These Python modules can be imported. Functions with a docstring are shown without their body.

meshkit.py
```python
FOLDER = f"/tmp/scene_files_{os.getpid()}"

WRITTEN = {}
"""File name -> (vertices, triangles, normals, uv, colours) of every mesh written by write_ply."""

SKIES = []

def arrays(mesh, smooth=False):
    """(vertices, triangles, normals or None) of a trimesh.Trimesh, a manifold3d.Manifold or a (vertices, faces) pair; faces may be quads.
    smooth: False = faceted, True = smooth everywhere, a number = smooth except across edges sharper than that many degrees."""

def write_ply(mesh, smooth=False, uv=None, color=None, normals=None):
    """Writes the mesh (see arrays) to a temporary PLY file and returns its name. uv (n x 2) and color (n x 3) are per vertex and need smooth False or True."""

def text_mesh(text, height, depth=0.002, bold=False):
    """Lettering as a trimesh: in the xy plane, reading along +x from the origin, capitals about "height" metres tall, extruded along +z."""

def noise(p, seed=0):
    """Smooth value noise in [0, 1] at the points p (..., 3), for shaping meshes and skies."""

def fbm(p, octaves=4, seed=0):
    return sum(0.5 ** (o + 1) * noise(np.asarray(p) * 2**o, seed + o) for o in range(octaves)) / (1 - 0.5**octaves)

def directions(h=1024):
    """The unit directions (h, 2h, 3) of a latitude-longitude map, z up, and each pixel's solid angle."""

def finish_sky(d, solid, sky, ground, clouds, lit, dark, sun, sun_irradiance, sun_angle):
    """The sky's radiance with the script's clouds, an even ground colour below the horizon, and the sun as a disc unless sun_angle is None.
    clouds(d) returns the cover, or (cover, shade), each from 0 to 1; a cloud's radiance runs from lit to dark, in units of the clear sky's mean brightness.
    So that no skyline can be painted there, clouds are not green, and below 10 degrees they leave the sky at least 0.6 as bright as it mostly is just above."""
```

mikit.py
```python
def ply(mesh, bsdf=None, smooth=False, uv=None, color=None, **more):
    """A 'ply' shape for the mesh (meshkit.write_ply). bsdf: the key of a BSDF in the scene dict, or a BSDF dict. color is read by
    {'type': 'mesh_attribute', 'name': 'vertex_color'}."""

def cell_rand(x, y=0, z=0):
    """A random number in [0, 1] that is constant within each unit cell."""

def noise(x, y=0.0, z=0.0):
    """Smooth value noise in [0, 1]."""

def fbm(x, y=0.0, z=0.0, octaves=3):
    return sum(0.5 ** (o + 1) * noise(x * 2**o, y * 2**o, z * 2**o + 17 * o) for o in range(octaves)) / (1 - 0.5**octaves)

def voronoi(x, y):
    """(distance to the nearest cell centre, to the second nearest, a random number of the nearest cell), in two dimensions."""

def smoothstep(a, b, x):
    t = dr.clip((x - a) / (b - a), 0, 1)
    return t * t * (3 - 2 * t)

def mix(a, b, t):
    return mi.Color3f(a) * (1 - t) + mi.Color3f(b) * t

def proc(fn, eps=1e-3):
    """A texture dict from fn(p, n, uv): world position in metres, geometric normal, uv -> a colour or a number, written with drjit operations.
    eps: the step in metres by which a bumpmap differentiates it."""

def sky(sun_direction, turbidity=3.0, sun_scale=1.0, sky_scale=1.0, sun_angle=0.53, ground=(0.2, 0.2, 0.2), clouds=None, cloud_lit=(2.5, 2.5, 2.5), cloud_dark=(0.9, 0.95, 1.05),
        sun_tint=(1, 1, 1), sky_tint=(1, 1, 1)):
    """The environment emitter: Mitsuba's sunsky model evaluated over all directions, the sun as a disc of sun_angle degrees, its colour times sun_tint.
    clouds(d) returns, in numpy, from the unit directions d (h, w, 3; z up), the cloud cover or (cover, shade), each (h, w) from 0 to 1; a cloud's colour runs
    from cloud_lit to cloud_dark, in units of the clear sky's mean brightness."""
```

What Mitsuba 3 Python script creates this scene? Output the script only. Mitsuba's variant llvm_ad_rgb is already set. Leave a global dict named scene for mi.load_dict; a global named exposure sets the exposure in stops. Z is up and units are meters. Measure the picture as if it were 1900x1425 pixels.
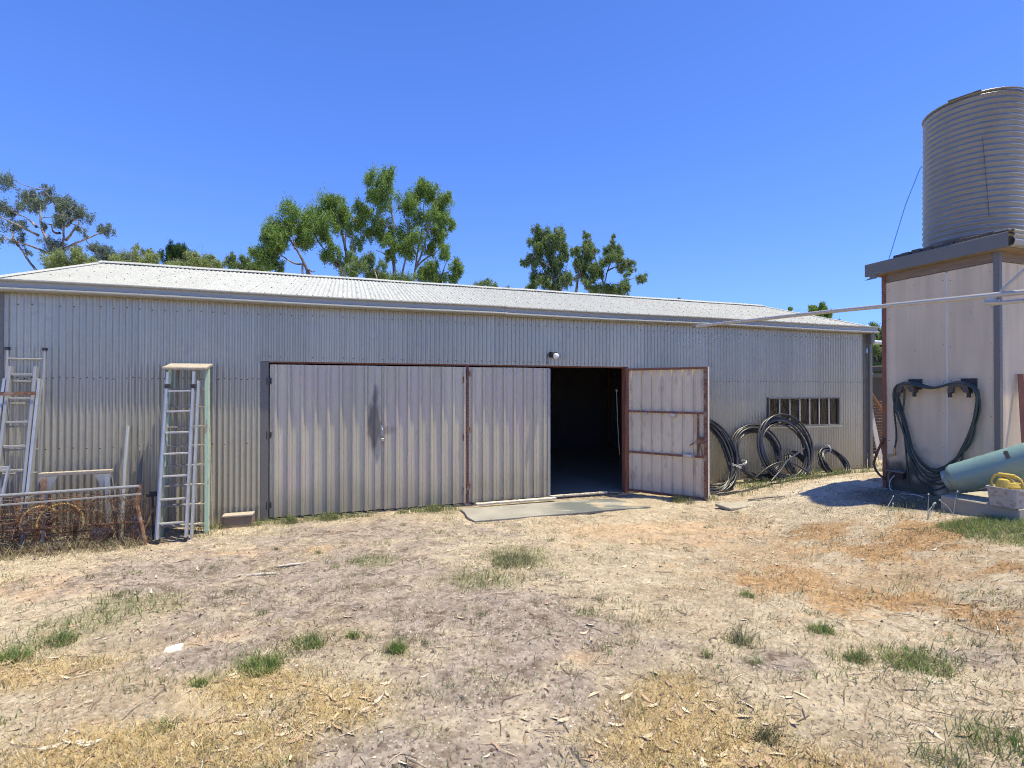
import math, random
import numpy as np, trimesh, drjit as dr, mitsuba as mi, mikit, meshkit
from mikit import noise, fbm, voronoi, smoothstep, mix, cell_rand

# ---------------------------------------------------------------- camera, sky, exposure
T = mi.ScalarTransform4f
EYE = 2.03
scene, labels = {}, {}
scene['camera'] = {'type': 'perspective', 'fov': 92.15, 'fov_axis': 'x', 'near_clip': 0.05, 'far_clip': 3000.0,
                   'to_world': T().look_at(origin=[0, 0, EYE], target=[0, 1, EYE + 0.0071], up=[0, 0, 1])}
scene['sky'] = mikit.sky((0.295, -0.024, 1.0), turbidity=2.5, sky_tint=(0.88, 1.18, 2.02), sky_scale=1.5, sun_scale=2.05, sun_tint=(1.0, 1.055, 0.95))
exposure = 1.15

# ---------------------------------------------------------------- frames of reference
D = np.array([0.94865, 0.31634]); N = np.array([0.31634, -0.94865])       # along the shed front, out of it
P0 = np.array([-6.821, 6.515]); LEN = 15.92
SC = np.array([6.13, 6.20])                                                # near corner of the tank stand

def S(u, v, z):
    p = P0 + D * u + N * v
    return np.array([p[0], p[1], z])

def K(s, o, z):
    p = SC + D * s + N * o
    return np.array([p[0], p[1], z])

def nss(a, b, x):
    t = np.clip((x - a) / (b - a), 0, 1)
    return t * t * (3 - 2 * t)

def ground_z(x, y, fine=True):
    x = np.asarray(x, float); y = np.asarray(y, float)
    u = (x - P0[0]) * D[0] + (y - P0[1]) * D[1]; v = (x - P0[0]) * N[0] + (y - P0[1]) * N[1]
    z = .36 * np.clip(v / 8.3, 0, 1.3) ** 1.4
    z = z + .40 * nss(3.0, 5.5, x) * nss(.6, 2.6, v)
    z = z + .2 * nss(10, 13.5, u) * (1 - nss(1.0, 3.5, v)) * nss(-4, -1, v)
    z = z - .09 * np.exp(-(((x + 2.95) / .45) ** 2 + ((y - 3.75) / .28) ** 2))
    if fine:
        q = np.stack([x, y, x * 0], -1)
        k = 1 - nss(-.6, .3, -v) * (u > -1)
        near = nss(14, 6, np.hypot(x, y - 3) + 1e-6)
        r = .09 * (meshkit.fbm(q * .9, 3, 5) - .5) + .035 * (meshkit.fbm(q * 3.1, 3, 9) - .5) + near * (.022 * (meshkit.fbm(q * 11, 3, 3) - .5) + .010 * (meshkit.fbm(q * 37, 2, 7) - .5))
        flat = nss(.15, .9, v) * .9 + .1                                  # level along the shed front
        stand = 1 - .8 * nss(1.7, 1.1, np.hypot(x - 5.5, y - 6.5))
        z = z + r * flat * stand * k
    inside = (u > -.02) & (u < LEN + .05) & (v < -.01) & (v > -6.35)
    z = np.where(inside, -.15, z)
    z = z - .03 * (nss(6.0, 6.2, u) * nss(9.6, 9.2, u) * nss(-.1, .1, v) * nss(1.4, 1.15, v))
    return z

def gpt(x, y, dz=0.0):
    return np.array([x, y, float(ground_z(x, y)) + dz])

# ---------------------------------------------------------------- mesh helpers
class MB:
    def __init__(self): self.v, self.f, self.c, self.n = [], [], [], 0
    def add(self, v, f, col=None):
        v = np.asarray(v, float); f = np.asarray(f, int)
        if f.shape[1] == 4: f = np.vstack([f[:, [0, 1, 2]], f[:, [0, 2, 3]]])
        self.v.append(v); self.f.append(f + self.n); self.n += len(v)
        if col is not None: self.c.append(np.broadcast_to(np.asarray(col, float), (len(v), 3)))
        return self
    def grid(self, P, col=None):                                           # P (a, b, 3)
        a, b = P.shape[:2]; i = np.arange(a * b).reshape(a, b)
        f = np.stack([i[:-1, :-1], i[1:, :-1], i[1:, 1:], i[:-1, 1:]], -1).reshape(-1, 4)
        return self.add(P.reshape(-1, 3), f, col)
    def box(self, c, ex, ey, ez, ch=0.0):                                  # centre and three half-axis vectors
        c, ex, ey, ez = (np.asarray(q, float) for q in (c, ex, ey, ez))
        if ch <= 0:
            s = np.array([[x, y, z] for x in (-1, 1) for y in (-1, 1) for z in (-1, 1)])
            v = c + s[:, :1] * ex + s[:, 1:2] * ey + s[:, 2:] * ez
            f = [[0, 1, 3, 2], [4, 6, 7, 5], [0, 4, 5, 1], [2, 3, 7, 6], [0, 2, 6, 4], [1, 5, 7, 3]]
            if np.dot(np.cross(ex, ey), ez) < 0: f = [q[::-1] for q in f]
            return self.add(v, f)
        L = [max(np.linalg.norm(q), 1e-9) for q in (ex, ey, ez)]
        ch = min(ch, min(L) * .45); k = [1 - ch / l for l in L]
        pts = []
        for sx in (-1, 1):
            for sy in (-1, 1):
                for sz in (-1, 1):
                    pts += [c + sx * ex + sy * ey * k[1] + sz * ez * k[2], c + sx * ex * k[0] + sy * ey + sz * ez * k[2], c + sx * ex * k[0] + sy * ey * k[1] + sz * ez]
        h = trimesh.convex.convex_hull(np.array(pts))
        return self.add(h.vertices, h.faces)
    def bar(self, a, b, w, h, up=(0, 0, 1), ch=0.0):                       # rectangular bar from a to b
        a, b = np.asarray(a, float), np.asarray(b, float); t = b - a; L = np.linalg.norm(t); t /= L
        s = np.cross(t, up); s /= np.linalg.norm(s); q = np.cross(s, t)
        return self.box((a + b) / 2, t * L / 2, s * w / 2, q * h / 2, ch)
    def tube(self, pts, r, n=8, caps=True, col=None, closed=False):
        P = np.asarray(pts, float); m = len(P); r = np.broadcast_to(np.asarray(r, float), (m,))
        t = np.gradient(P, axis=0) if not closed else np.roll(P, -1, 0) - np.roll(P, 1, 0)
        t /= np.linalg.norm(t, axis=1, keepdims=True) + 1e-12
        a = np.cross(t[0], [0, 0, 1] if abs(t[0][2]) < .9 else [1, 0, 0]); a /= np.linalg.norm(a)
        rings = []; th = np.arange(n) * 2 * np.pi / n
        for i in range(m):
            a = a - t[i] * np.dot(a, t[i]); a /= np.linalg.norm(a); b = np.cross(t[i], a)
            rings.append(P[i] + r[i] * (np.cos(th)[:, None] * a + np.sin(th)[:, None] * b))
        V = np.vstack(rings); k = np.arange(n); k2 = (k + 1) % n; F = []
        for i in range(m if closed else m - 1):
            j = (i + 1) % m
            F.append(np.stack([i * n + k, i * n + k2, j * n + k2, j * n + k], 1))
        F = np.vstack(F); F = np.vstack([F[:, [0, 1, 2]], F[:, [0, 2, 3]]])
        if caps and not closed:
            V = np.vstack([V, P[:1], P[-1:]])
            F = np.vstack([F, np.stack([k2, k, k * 0 + m * n], 1), np.stack([(m - 1) * n + k, (m - 1) * n + k2, k * 0 + m * n + 1], 1)])
        return self.add(V, F, col)
    def lathe(self, prof, n=32, base=(0, 0, 0), axis=(0, 0, 1), a0=0, a1=2 * np.pi):  # prof [(r, h)] along the axis
        ax = np.asarray(axis, float); ax /= np.linalg.norm(ax)
        a = np.cross(ax, [0, 0, 1] if abs(ax[2]) < .9 else [1, 0, 0]); a /= np.linalg.norm(a); b = np.cross(ax, a)
        th = np.linspace(a0, a1, n + 1); pr = np.asarray(prof, float)
        P = np.asarray(base, float) + pr[None, :, 1:2] * ax + pr[None, :, :1] * (np.cos(th)[:, None, None] * a + np.sin(th)[:, None, None] * b)
        return self.grid(P)
    def prism(self, poly, a, ex, ey, ez):                                  # polygon (x, y) in the plane a + x ex + y ey, thickness vector ez
        from shapely.geometry import Polygon
        m = trimesh.creation.extrude_polygon(Polygon(poly), 1.0, engine='earcut')
        v = np.asarray(m.vertices); a, ex, ey, ez = (np.asarray(q, float) for q in (a, ex, ey, ez))
        f = np.asarray(m.faces)
        if np.dot(np.cross(ex, ey), ez) < 0: f = f[:, ::-1]
        return self.add(a + v[:, :1] * ex + v[:, 1:2] * ey + v[:, 2:] * ez, f)
    def out(self): return np.vstack(self.v), np.vstack(self.f)
    def col(self): return np.vstack(self.c) if self.c else None

def numbered(k):
    if k not in USED: USED.add(k); return k
    i = 1
    while f'{k}_{i:03d}' in USED: i += 1
    k = f'{k}_{i:03d}'; USED.add(k); return k
USED = set()

def thing(name, label, cat, group=None):
    k = numbered(name); labels[k] = {'label': label, 'category': cat}
    if group: labels[k]['group'] = group
    return k

def put(key, mb, bsdf, smooth=False, parent=None, label=None, kind=None):
    """one entry of the scene: a part of parent, or the thing of that key itself"""
    k = numbered(f'{parent}__{key}') if parent else key
    c = mb.col() if isinstance(mb, MB) else None
    m = mb.out() if isinstance(mb, MB) else mb
    if c is not None and smooth not in (True, False): smooth = False
    scene[k] = mikit.ply(m, bsdf, smooth=smooth, **({'color': c} if c is not None else {}))
    if label or kind:
        e = labels.setdefault(k, {})
        if label: e['label'] = label
        if kind: e['kind'] = kind
    return k

def single(name, mb, bsdf, label, cat, smooth=False, group=None, kind=None):
    k = thing(name, label, cat, group); put(k, mb, bsdf, smooth)
    if kind: labels[k]['kind'] = kind
    return k

def struct(name, mb, bsdf, smooth=False, label=None):
    k = numbered(name); put(k, mb, bsdf, smooth); labels[k] = {'kind': 'structure'}
    if label: labels[k]['label'] = label
    return k

# ---------------------------------------------------------------- materials
def su(p): return (p.x - float(P0[0])) * float(D[0]) + (p.y - float(P0[1])) * float(D[1])

def principled(color, rough=.6, metal=0.0, spec=.4, **k):
    c = color if isinstance(color, dict) else {'type': 'rgb', 'value': list(color)}
    r = rough if isinstance(rough, dict) else float(rough)
    return {'type': 'twosided', 'bsdf': {'type': 'principled', 'base_color': c, 'roughness': r, 'metallic': float(metal), 'specular': float(spec), **k}}

def galv(tone, seed, dirt=.5):
    def fn(p, n, uv):
        u = su(p)
        s = fbm(u * 9 + seed, p.z * .55, 2.0, 3)                           # long vertical streaks
        g = voronoi(u * 26 + seed, p.z * 26)[2]                            # zinc spangle
        c = mi.Color3f(*tone) * (.95 + .05 * g) * (.91 + .18 * s)
        low = smoothstep(.75, -.05, p.z + .5 * (fbm(u * 3.0, p.z * 1.5, seed, 3) - .5))
        c = mix(c, mi.Color3f(.36, .32, .26), low * dirt * .35)
        sp = smoothstep(.70, .78, fbm(u * 5.3, p.z * 5.3, seed + 4, 3))
        return mix(c, mi.Color3f(.36, .33, .30), sp * .35)
    return principled(mikit.proc(fn), .31, .50)

for i, t in enumerate([(.46, .44, .348), (.44, .42, .333), (.48, .458, .365)]):
    scene[f'mat_wall_{i}'] = galv(t, 3.1 * i + 1)

def roof_fn(p, n, uv):
    u = su(p)
    s = fbm(u * 6, p.y * 1.2 + p.z, 1.0, 3)
    g = cell_rand(dr.floor(u / .762), 3, 1)
    return mi.Color3f(.375, .39, .365) * (.88 + .12 * s) * (.95 + .05 * g)
scene['mat_roof'] = principled(mikit.proc(roof_fn), .7, .05)

def door_fn(p, n, uv):
    u = su(p); z = p.z
    s = fbm(u * 7, z * .5, 4.0, 3); w = fbm(u * 2.2, z * 1.6, 8.0, 4)
    c = mi.Color3f(.60, .55, .415) * (.78 + .32 * s)
    c = mix(c, mi.Color3f(.56, .48, .41), smoothstep(.45, .75, w) * .6)
    low = smoothstep(.80, .0, z + .7 * (w - .5))
    c = mix(c, mi.Color3f(.37, .345, .25), low * .75)
    rr = dr.sqrt(dr.square((u - 4.83 + .03 * (s - .5)) / .13) + dr.square((z - 1.42) / .62)) + (fbm(u * 13, z * 3.5, 2.0, 4) - .5) * .9   # hand grime by the meeting stiles
    c = mix(c, mi.Color3f(.13, .12, .11), smoothstep(1.15, .60, rr) * .85)
    r2 = dr.sqrt(dr.square((u - 5.02) / .22) + dr.square((z - 1.33) / .12)) + (w - .5) * .6
    c = mix(c, mi.Color3f(.17, .155, .14), smoothstep(1.0, .4, r2) * .5)
    return c
scene['mat_door'] = principled(mikit.proc(door_fn), .5, .45)

def inner_fn(p, n, uv):
    w = fbm(p.x * 4, p.y * 4, p.z * 2.0, 3)
    c = mi.Color3f(.70, .61, .44) * (.85 + .25 * w)
    c = mix(c, mi.Color3f(.56, .44, .33), smoothstep(.8, .1, p.z + .3 * (w - .5)) * .55)
    return mix(c, mi.Color3f(.40, .30, .22), smoothstep(.62, .75, fbm(p.x * 11, p.y * 11, p.z * 3, 3)) * .5)
scene['mat_door_inner'] = principled(mikit.proc(inner_fn), .6, .2)

def rust_fn(p, n, uv):
    w = fbm(p.x * 23, p.y * 23, p.z * 23, 4)
    c = mix(mi.Color3f(.15, .080, .050), mi.Color3f(.27, .150, .090), smoothstep(.35, .65, w))
    return mix(c, mi.Color3f(.33, .28, .24), smoothstep(.54, .66, fbm(p.x * 9, p.y * 9, p.z * 9, 3)) * .6)
scene['mat_rust'] = principled(mikit.proc(rust_fn), .85)
def redox_fn(p, n, uv):
    w = fbm(p.x * 14, p.y * 14, p.z * 6, 3)
    return mix(mi.Color3f(.17, .07, .045), mi.Color3f(.27, .115, .07), w)
scene['mat_red_oxide'] = principled(mikit.proc(redox_fn), .65)

def timber_fn(p, n, uv):
    g = fbm(p.x * 30, p.y * 30, p.z * 30, 4); h = fbm(p.x * 5, p.y * 5, p.z * 5, 3)
    return mix(mi.Color3f(.22, .19, .15), mi.Color3f(.42, .375, .30), .6 * g + .4 * h)
scene['mat_timber'] = principled(mikit.proc(timber_fn), .85)
def brown_fn(p, n, uv):
    g = fbm(p.x * 9, p.y * 9, p.z * 45, 4)
    return mix(mi.Color3f(.16, .115, .075), mi.Color3f(.27, .205, .14), g)
scene['mat_brown_timber'] = principled(mikit.proc(brown_fn), .8)
def green_fn(p, n, uv):
    w = fbm(p.x * 19, p.y * 19, p.z * 7, 4)
    return mix(mi.Color3f(.36, .50, .37), mi.Color3f(.32, .28, .22), smoothstep(.60, .70, w))
scene['mat_green_paint'] = principled(mikit.proc(green_fn), .6)

def alu_fn(p, n, uv):
    w = fbm(p.x * 12, p.y * 12, p.z * 12, 4)
    return mi.Color3f(.50, .51, .50) * (.78 + .35 * w)
scene['mat_alu'] = principled(mikit.proc(alu_fn), .42, .55)
scene['mat_steel'] = principled((.40, .40, .37), .45, .5)
scene['mat_gutter'] = principled((.32, .32, .275), .38, .3)
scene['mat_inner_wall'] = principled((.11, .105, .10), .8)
scene['mat_trim'] = principled((.17, .165, .145), .5, .25)
scene['mat_dark'] = principled((.035, .034, .033), .55)
scene['mat_grime'] = principled((.10, .085, .07), .8)

def fibro_fn(p, n, uv):
    w = fbm(p.x * 2.4, p.y * 2.4, p.z * 1.6, 4); g = noise(p.x * 90, p.y * 90, p.z * 90)
    c = mi.Color3f(.74, .62, .43) * (.66 + .32 * fbm((p.x + p.y) * 13, p.z * .55, 3.0, 4)) * (.86 + .22 * w + .06 * g)
    m = fbm(p.x * 6, p.y * 6, p.z * 3.5, 4)
    low = smoothstep(1.05, .62, p.z + .9 * (m - .5))                       # mould on the damp foot of the wall
    c = mix(c, mi.Color3f(.20, .195, .17), low * .55)
    c = mix(c, mi.Color3f(.05, .055, .04), smoothstep(.86, .60, p.z + .8 * (m - .5)) * .85)
    return c
scene['mat_fibro'] = principled(mikit.proc(fibro_fn), .8)
def conc_fn(p, n, uv):
    w = fbm(p.x * 3, p.y * 3, p.z * 3, 4); g = noise(p.x * 120, p.y * 120, p.z * 120)
    return mi.Color3f(.32, .295, .235) * (.66 + .45 * w + .12 * g)
scene['mat_concrete'] = principled(mikit.proc(conc_fn), .85)
def apron_fn(p, n, uv):
    u = su(p); w = fbm(p.x * 3, p.y * 3, 1.0, 4); s = fbm(u * 1.6, p.y * 5.0, 7.0, 4)
    c = mi.Color3f(.26, .25, .22) * (.75 + .4 * w + .12 * noise(p.x * 90, p.y * 90))
    k = smoothstep(7.3, 8.0, u) * smoothstep(.38, .58, s)
    c = mix(c, mi.Color3f(.085, .10, .105), k * .85)
    return mix(c, mi.Color3f(.46, .36, .23), smoothstep(.58, .7, fbm(p.x * 2 + 9, p.y * 2, 3.0, 3)) * smoothstep(7.5, 9, u) * .6)
scene['mat_apron'] = principled(mikit.proc(apron_fn), .75)
scene['mat_slab'] = principled((.17, .155, .125), .85)

def tank_fn(p, n, uv):
    w = fbm(p.x * 5, p.y * 5, p.z * .9, 3); g = voronoi((p.x + p.y * .6) * 22, p.z * 22)[2]
    c = mi.Color3f(.26, .26, .235) * (.82 + .22 * w + .08 * g)
    return mix(c, mi.Color3f(.21, .185, .145), smoothstep(.46, .72, fbm(p.x * 3.2, p.y * 3.2, p.z * .8, 4)) * .55)
scene['mat_tank'] = principled(mikit.proc(tank_fn), .42, .25)

def poly_fn(p, n, uv):
    w = fbm(p.x * 9, p.y * 9, p.z * 9, 3)
    return mi.Color3f(.030, .031, .032) * (.7 + .8 * w)
scene['mat_poly'] = principled(mikit.proc(poly_fn), .36, 0, .6)
scene['mat_hose'] = principled((.040, .062, .055), .42)
scene['mat_brownhose'] = principled((.12, .06, .045), .5)
scene['mat_tie'] = principled((.62, .62, .60), .5)
scene['mat_white'] = principled((.60, .565, .48), .5)
def white_fn(p, n, uv):
    w = fbm(p.x * 22, p.y * 22, p.z * 22, 4)
    return mix(mi.Color3f(.52, .48, .41), mi.Color3f(.30, .23, .16), smoothstep(.56, .70, w))
scene['mat_pale_timber'] = principled(mikit.proc(white_fn), .75)
scene['mat_orange_board'] = principled((.36, .20, .10), .8)
def red_fn(p, n, uv):
    w = fbm(p.x * 30, p.y * 30, p.z * 16, 3)
    return mix(mi.Color3f(.42, .10, .07), mi.Color3f(.46, .38, .34), smoothstep(.45, .6, w))
scene['mat_red_worn'] = principled(mikit.proc(red_fn), .6)
def yel_fn(p, n, uv):
    w = fbm(p.x * 30, p.y * 30, p.z * 30, 3)
    return mix(mi.Color3f(.50, .36, .13), mi.Color3f(.24, .18, .11), smoothstep(.55, .75, w))
scene['mat_yellow_worn'] = principled(mikit.proc(yel_fn), .6)
scene['mat_yellow'] = principled((.56, .40, .07), .38, 0, .5)
def bucket_fn(p, n, uv):
    w = fbm(p.x * 26, p.y * 26, p.z * 26, 4)
    return mix(mi.Color3f(.37, .345, .31), mi.Color3f(.22, .19, .15), smoothstep(.50, .72, w) * .7)
scene['mat_bucket'] = principled(mikit.proc(bucket_fn), .5, 0, .4)
def gas_fn(p, n, uv):
    w = fbm(p.x * 7, p.y * 7, p.z * 7, 4)
    c = mi.Color3f(.165, .265, .245) * (.85 + .3 * w)
    return mix(c, mi.Color3f(.20, .21, .15), smoothstep(1.02, .80, p.z + .25 * (w - .5)) * .55)
scene['mat_gas'] = principled(mikit.proc(gas_fn), .38, 0, .5)
scene['mat_brass'] = principled((.55, .38, .18), .4, .8)
scene['mat_pvc'] = principled((.44, .50, .47), .5)
scene['mat_line'] = principled((.42, .41, .37), .38, .4)
scene['mat_rope'] = principled((.08, .26, .50), .7)
scene['mat_glass'] = {'type': 'thindielectric', 'int_ior': 1.25}
scene['mat_bulb'] = principled((.75, .75, .74), .15, 0, .7)
VC = {'type': 'mesh_attribute', 'name': 'vertex_color'}
scene['mat_leaf'] = {'type': 'principledthin', 'base_color': VC, 'roughness': .42, 'diff_trans': .7, 'spec_trans': 0.0}
scene['mat_blade'] = {'type': 'principledthin', 'base_color': VC, 'roughness': .7, 'diff_trans': .5, 'spec_trans': 0.0}
scene['mat_litter'] = principled(VC, .7)
def bark_fn(p, n, uv):
    w = fbm(p.x * 3, p.y * 3, p.z * 1.2, 4)
    return mix(mi.Color3f(.13, .10, .08), mi.Color3f(.34, .30, .26), smoothstep(.35, .65, w))
scene['mat_bark'] = principled(mikit.proc(bark_fn), .85)

# ---------------------------------------------------------------- the yard's patches: (x, y, half width, half depth) in metres
DIRT = [(-3.59,5.30,1.35,.80),(-1.89,5.24,1.49,1.2),(-2.19,3.45,.33,.20),(-.45,4.10,1.03,.78),(-.17,3.04,.60,.69),(-.40,2.47,.70,.24),(.28,3.68,.60,.54),(1.76,3.23,.28,.17),(3.00,3.35,.32,.14),(-1.85,6.76,1.85,.80),(.35,2.91,.28,.34)]
GOLD = [(.85,2.60,.48,.36),(-1.78,2.50,.83,.25),(-.96,2.84,.34,.26),(-1.58,3.08,.41,.25),(.94,2.95,.26,.17),(-3.23,3.32,.45,.29),(1.25,2.2,.5,.3)]
ORANGE = [(4.38,5.34,.75,.42),(2.71,4.85,.31,.30),(3.24,4.30,.44,.22),(3.70,3.81,.28,.24),(4.36,4.43,.21,.14),(3.91,6.17,.24,.20)]
RUSTWIDE = [(3.9, 4.75, 1.5, .95), (4.4, 5.5, .9, .5), (3.0, 5.6, .8, .5)]
SAND = [(-4.79,4.87,.71,.36),(-2.80,6.10,.74,.20),(1.99,6.74,1.39,.6),(-3.32,5.96,.79,.2),(-2.35,3.77,.25,.14),(.48,3.39,.22,.12)]
PATH = [(4.69,7.80,.75,.40),(5.58,7.97,.5,.40),(3.75,8.01,.4,.32)]
GREEN = [(5.06,5.26,.40,.32),(5.13,5.05,.40,.32),(-3.66,3.60,.18,.20),(-3.60,3.81,.15,.14),(-1.74,3.39,.14,.15),(2.74,3.32,.26,.18),(2.41,2.45,.18,.14),(2.00,2.31,.11,.07),(.06,5.6,.34,.42),(-1.55,3.68,.14,.12),(-.84,3.55,.06,.06),(2.34,3.73,.10,.07),(2.33,3.33,.09,.08),(-3.58,4.10,.32,.22),(-3.39,4.43,.40,.25),(5.36,6.37,.63,.25),(-1.53,5.59,.25,.2),(.62,4.06,.11,.09),(1.67,3.55,.11,.12),(2.59,3.44,.11,.08),(-.3,4.9,.4,.3)]

def mask_np(B, x, y, seed, amp=1.1):
    w = (meshkit.fbm(np.stack([x * 2.6, y * 2.6, x * 0 + seed], -1), 3, seed) - .5) * amp
    r = np.full(x.shape, 9.0)
    for cx, cy, a, b in B: r = np.minimum(r, np.sqrt(((x - cx) / a) ** 2 + ((y - cy) / b) ** 2))
    return nss(1.45, .45, r + w)

def mask_dr(B, x, y, w):
    r = mi.Float(9.0)
    for cx, cy, a, b in B: r = dr.minimum(r, dr.sqrt(dr.square((x - cx) / a) + dr.square((y - cy) / b)))
    return smoothstep(1.45, .45, r + w)

def ground_fn(p, n, uv):
    x, y = p.x, p.y
    w1 = (fbm(x * 2.6, y * 2.6, 3.0, 4) - .5) * 1.5; w2 = (fbm(x * 3.4, y * 3.4, 9.0, 4) - .5) * 1.5
    fine = fbm(x * 42, y * 42, 1.0, 3); mid = fbm(x * 9, y * 9, 5.0, 4); big = fbm(x * 1.3, y * 1.3, 2.0, 3)
    straw = fbm(x * 26 + 3 * mid, y * 75 + 4 * mid, 4.0, 3)
    c = mix(mi.Color3f(.50, .405, .295), mi.Color3f(.62, .54, .415), mid)
    c = mix(c, mi.Color3f(.43, .33, .235), smoothstep(.52, .72, big) * .6)
    c = mix(c, mi.Color3f(.66, .59, .46), smoothstep(.56, .70, straw) * .65)
    c = mix(c, mi.Color3f(.63, .46, .31), mask_dr(SAND, x, y, w2) * .85)
    c = mix(c, mi.Color3f(.70, .62, .50), mask_dr(PATH, x, y, w2) * .8)
    c = mix(c, mi.Color3f(.52, .345, .19), mask_dr(RUSTWIDE, x, y, w1 * 1.6 + 1.4 * (mid - .5)) * .42)
    c = mix(c, mi.Color3f(.47, .27, .115) * (.75 + .5 * straw), mask_dr(ORANGE, x, y, w1 * 1.7 + 1.8 * (mid - .5) - .1) * .62)
    c = mix(c, mi.Color3f(.62, .47, .24), mask_dr(GOLD, x, y, w1) * .6)
    dirt = mask_dr(DIRT, x, y, w1 * 1.2 + .9 * (mid - .5))
    dc = mix(mi.Color3f(.345, .285, .255), mi.Color3f(.47, .405, .365), .5 * fine + .5 * mid)
    dc = mix(dc, mi.Color3f(.16, .125, .105), smoothstep(.60, .72, fbm(x * 5, y * 7, 11.0, 4)) * .7)
    c = mix(c, dc, dirt * .88)
    c = mix(c, mi.Color3f(.24, .25, .12), mask_dr(GREEN, x, y, w2) * .45)
    u = su(p); v = (x - float(P0[0])) * float(N[0]) + (y - float(P0[1])) * float(N[1])
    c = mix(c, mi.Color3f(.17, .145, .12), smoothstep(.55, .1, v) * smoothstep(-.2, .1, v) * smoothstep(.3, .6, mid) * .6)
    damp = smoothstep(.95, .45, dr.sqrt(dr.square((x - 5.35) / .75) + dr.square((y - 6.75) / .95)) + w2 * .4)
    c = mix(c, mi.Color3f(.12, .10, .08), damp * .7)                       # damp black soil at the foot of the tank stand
    d1, d2, rnd = voronoi(x * 34, y * 34)
    mot = fbm(x * 6.5 + 4, y * 6.5, 6.0, 4); m2 = fbm(x * 19, y * 19, 8.0, 3)
    c = mix(c, c * mi.Color3f(.50, .45, .40), smoothstep(.52, .68, m2) * (.22 + .30 * dirt))
    c = c * (.62 + .62 * fine) * (.82 + .40 * mot)
    peb = smoothstep(.26, .16, d1) * smoothstep(.80, .84, rnd)
    c = mix(c, mi.Color3f(.68, .64, .57), peb * .8)
    crumb = smoothstep(.30, .15, d1) * smoothstep(.22, .16, rnd)
    return mix(c, mi.Color3f(.12, .095, .075), crumb * .65) * mi.Color3f(.60, .60, .585)
scene['mat_ground'] = {'type': 'twosided', 'bsdf': {'type': 'principled', 'base_color': mikit.proc(ground_fn), 'roughness': .95, 'specular': .1}}

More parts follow.
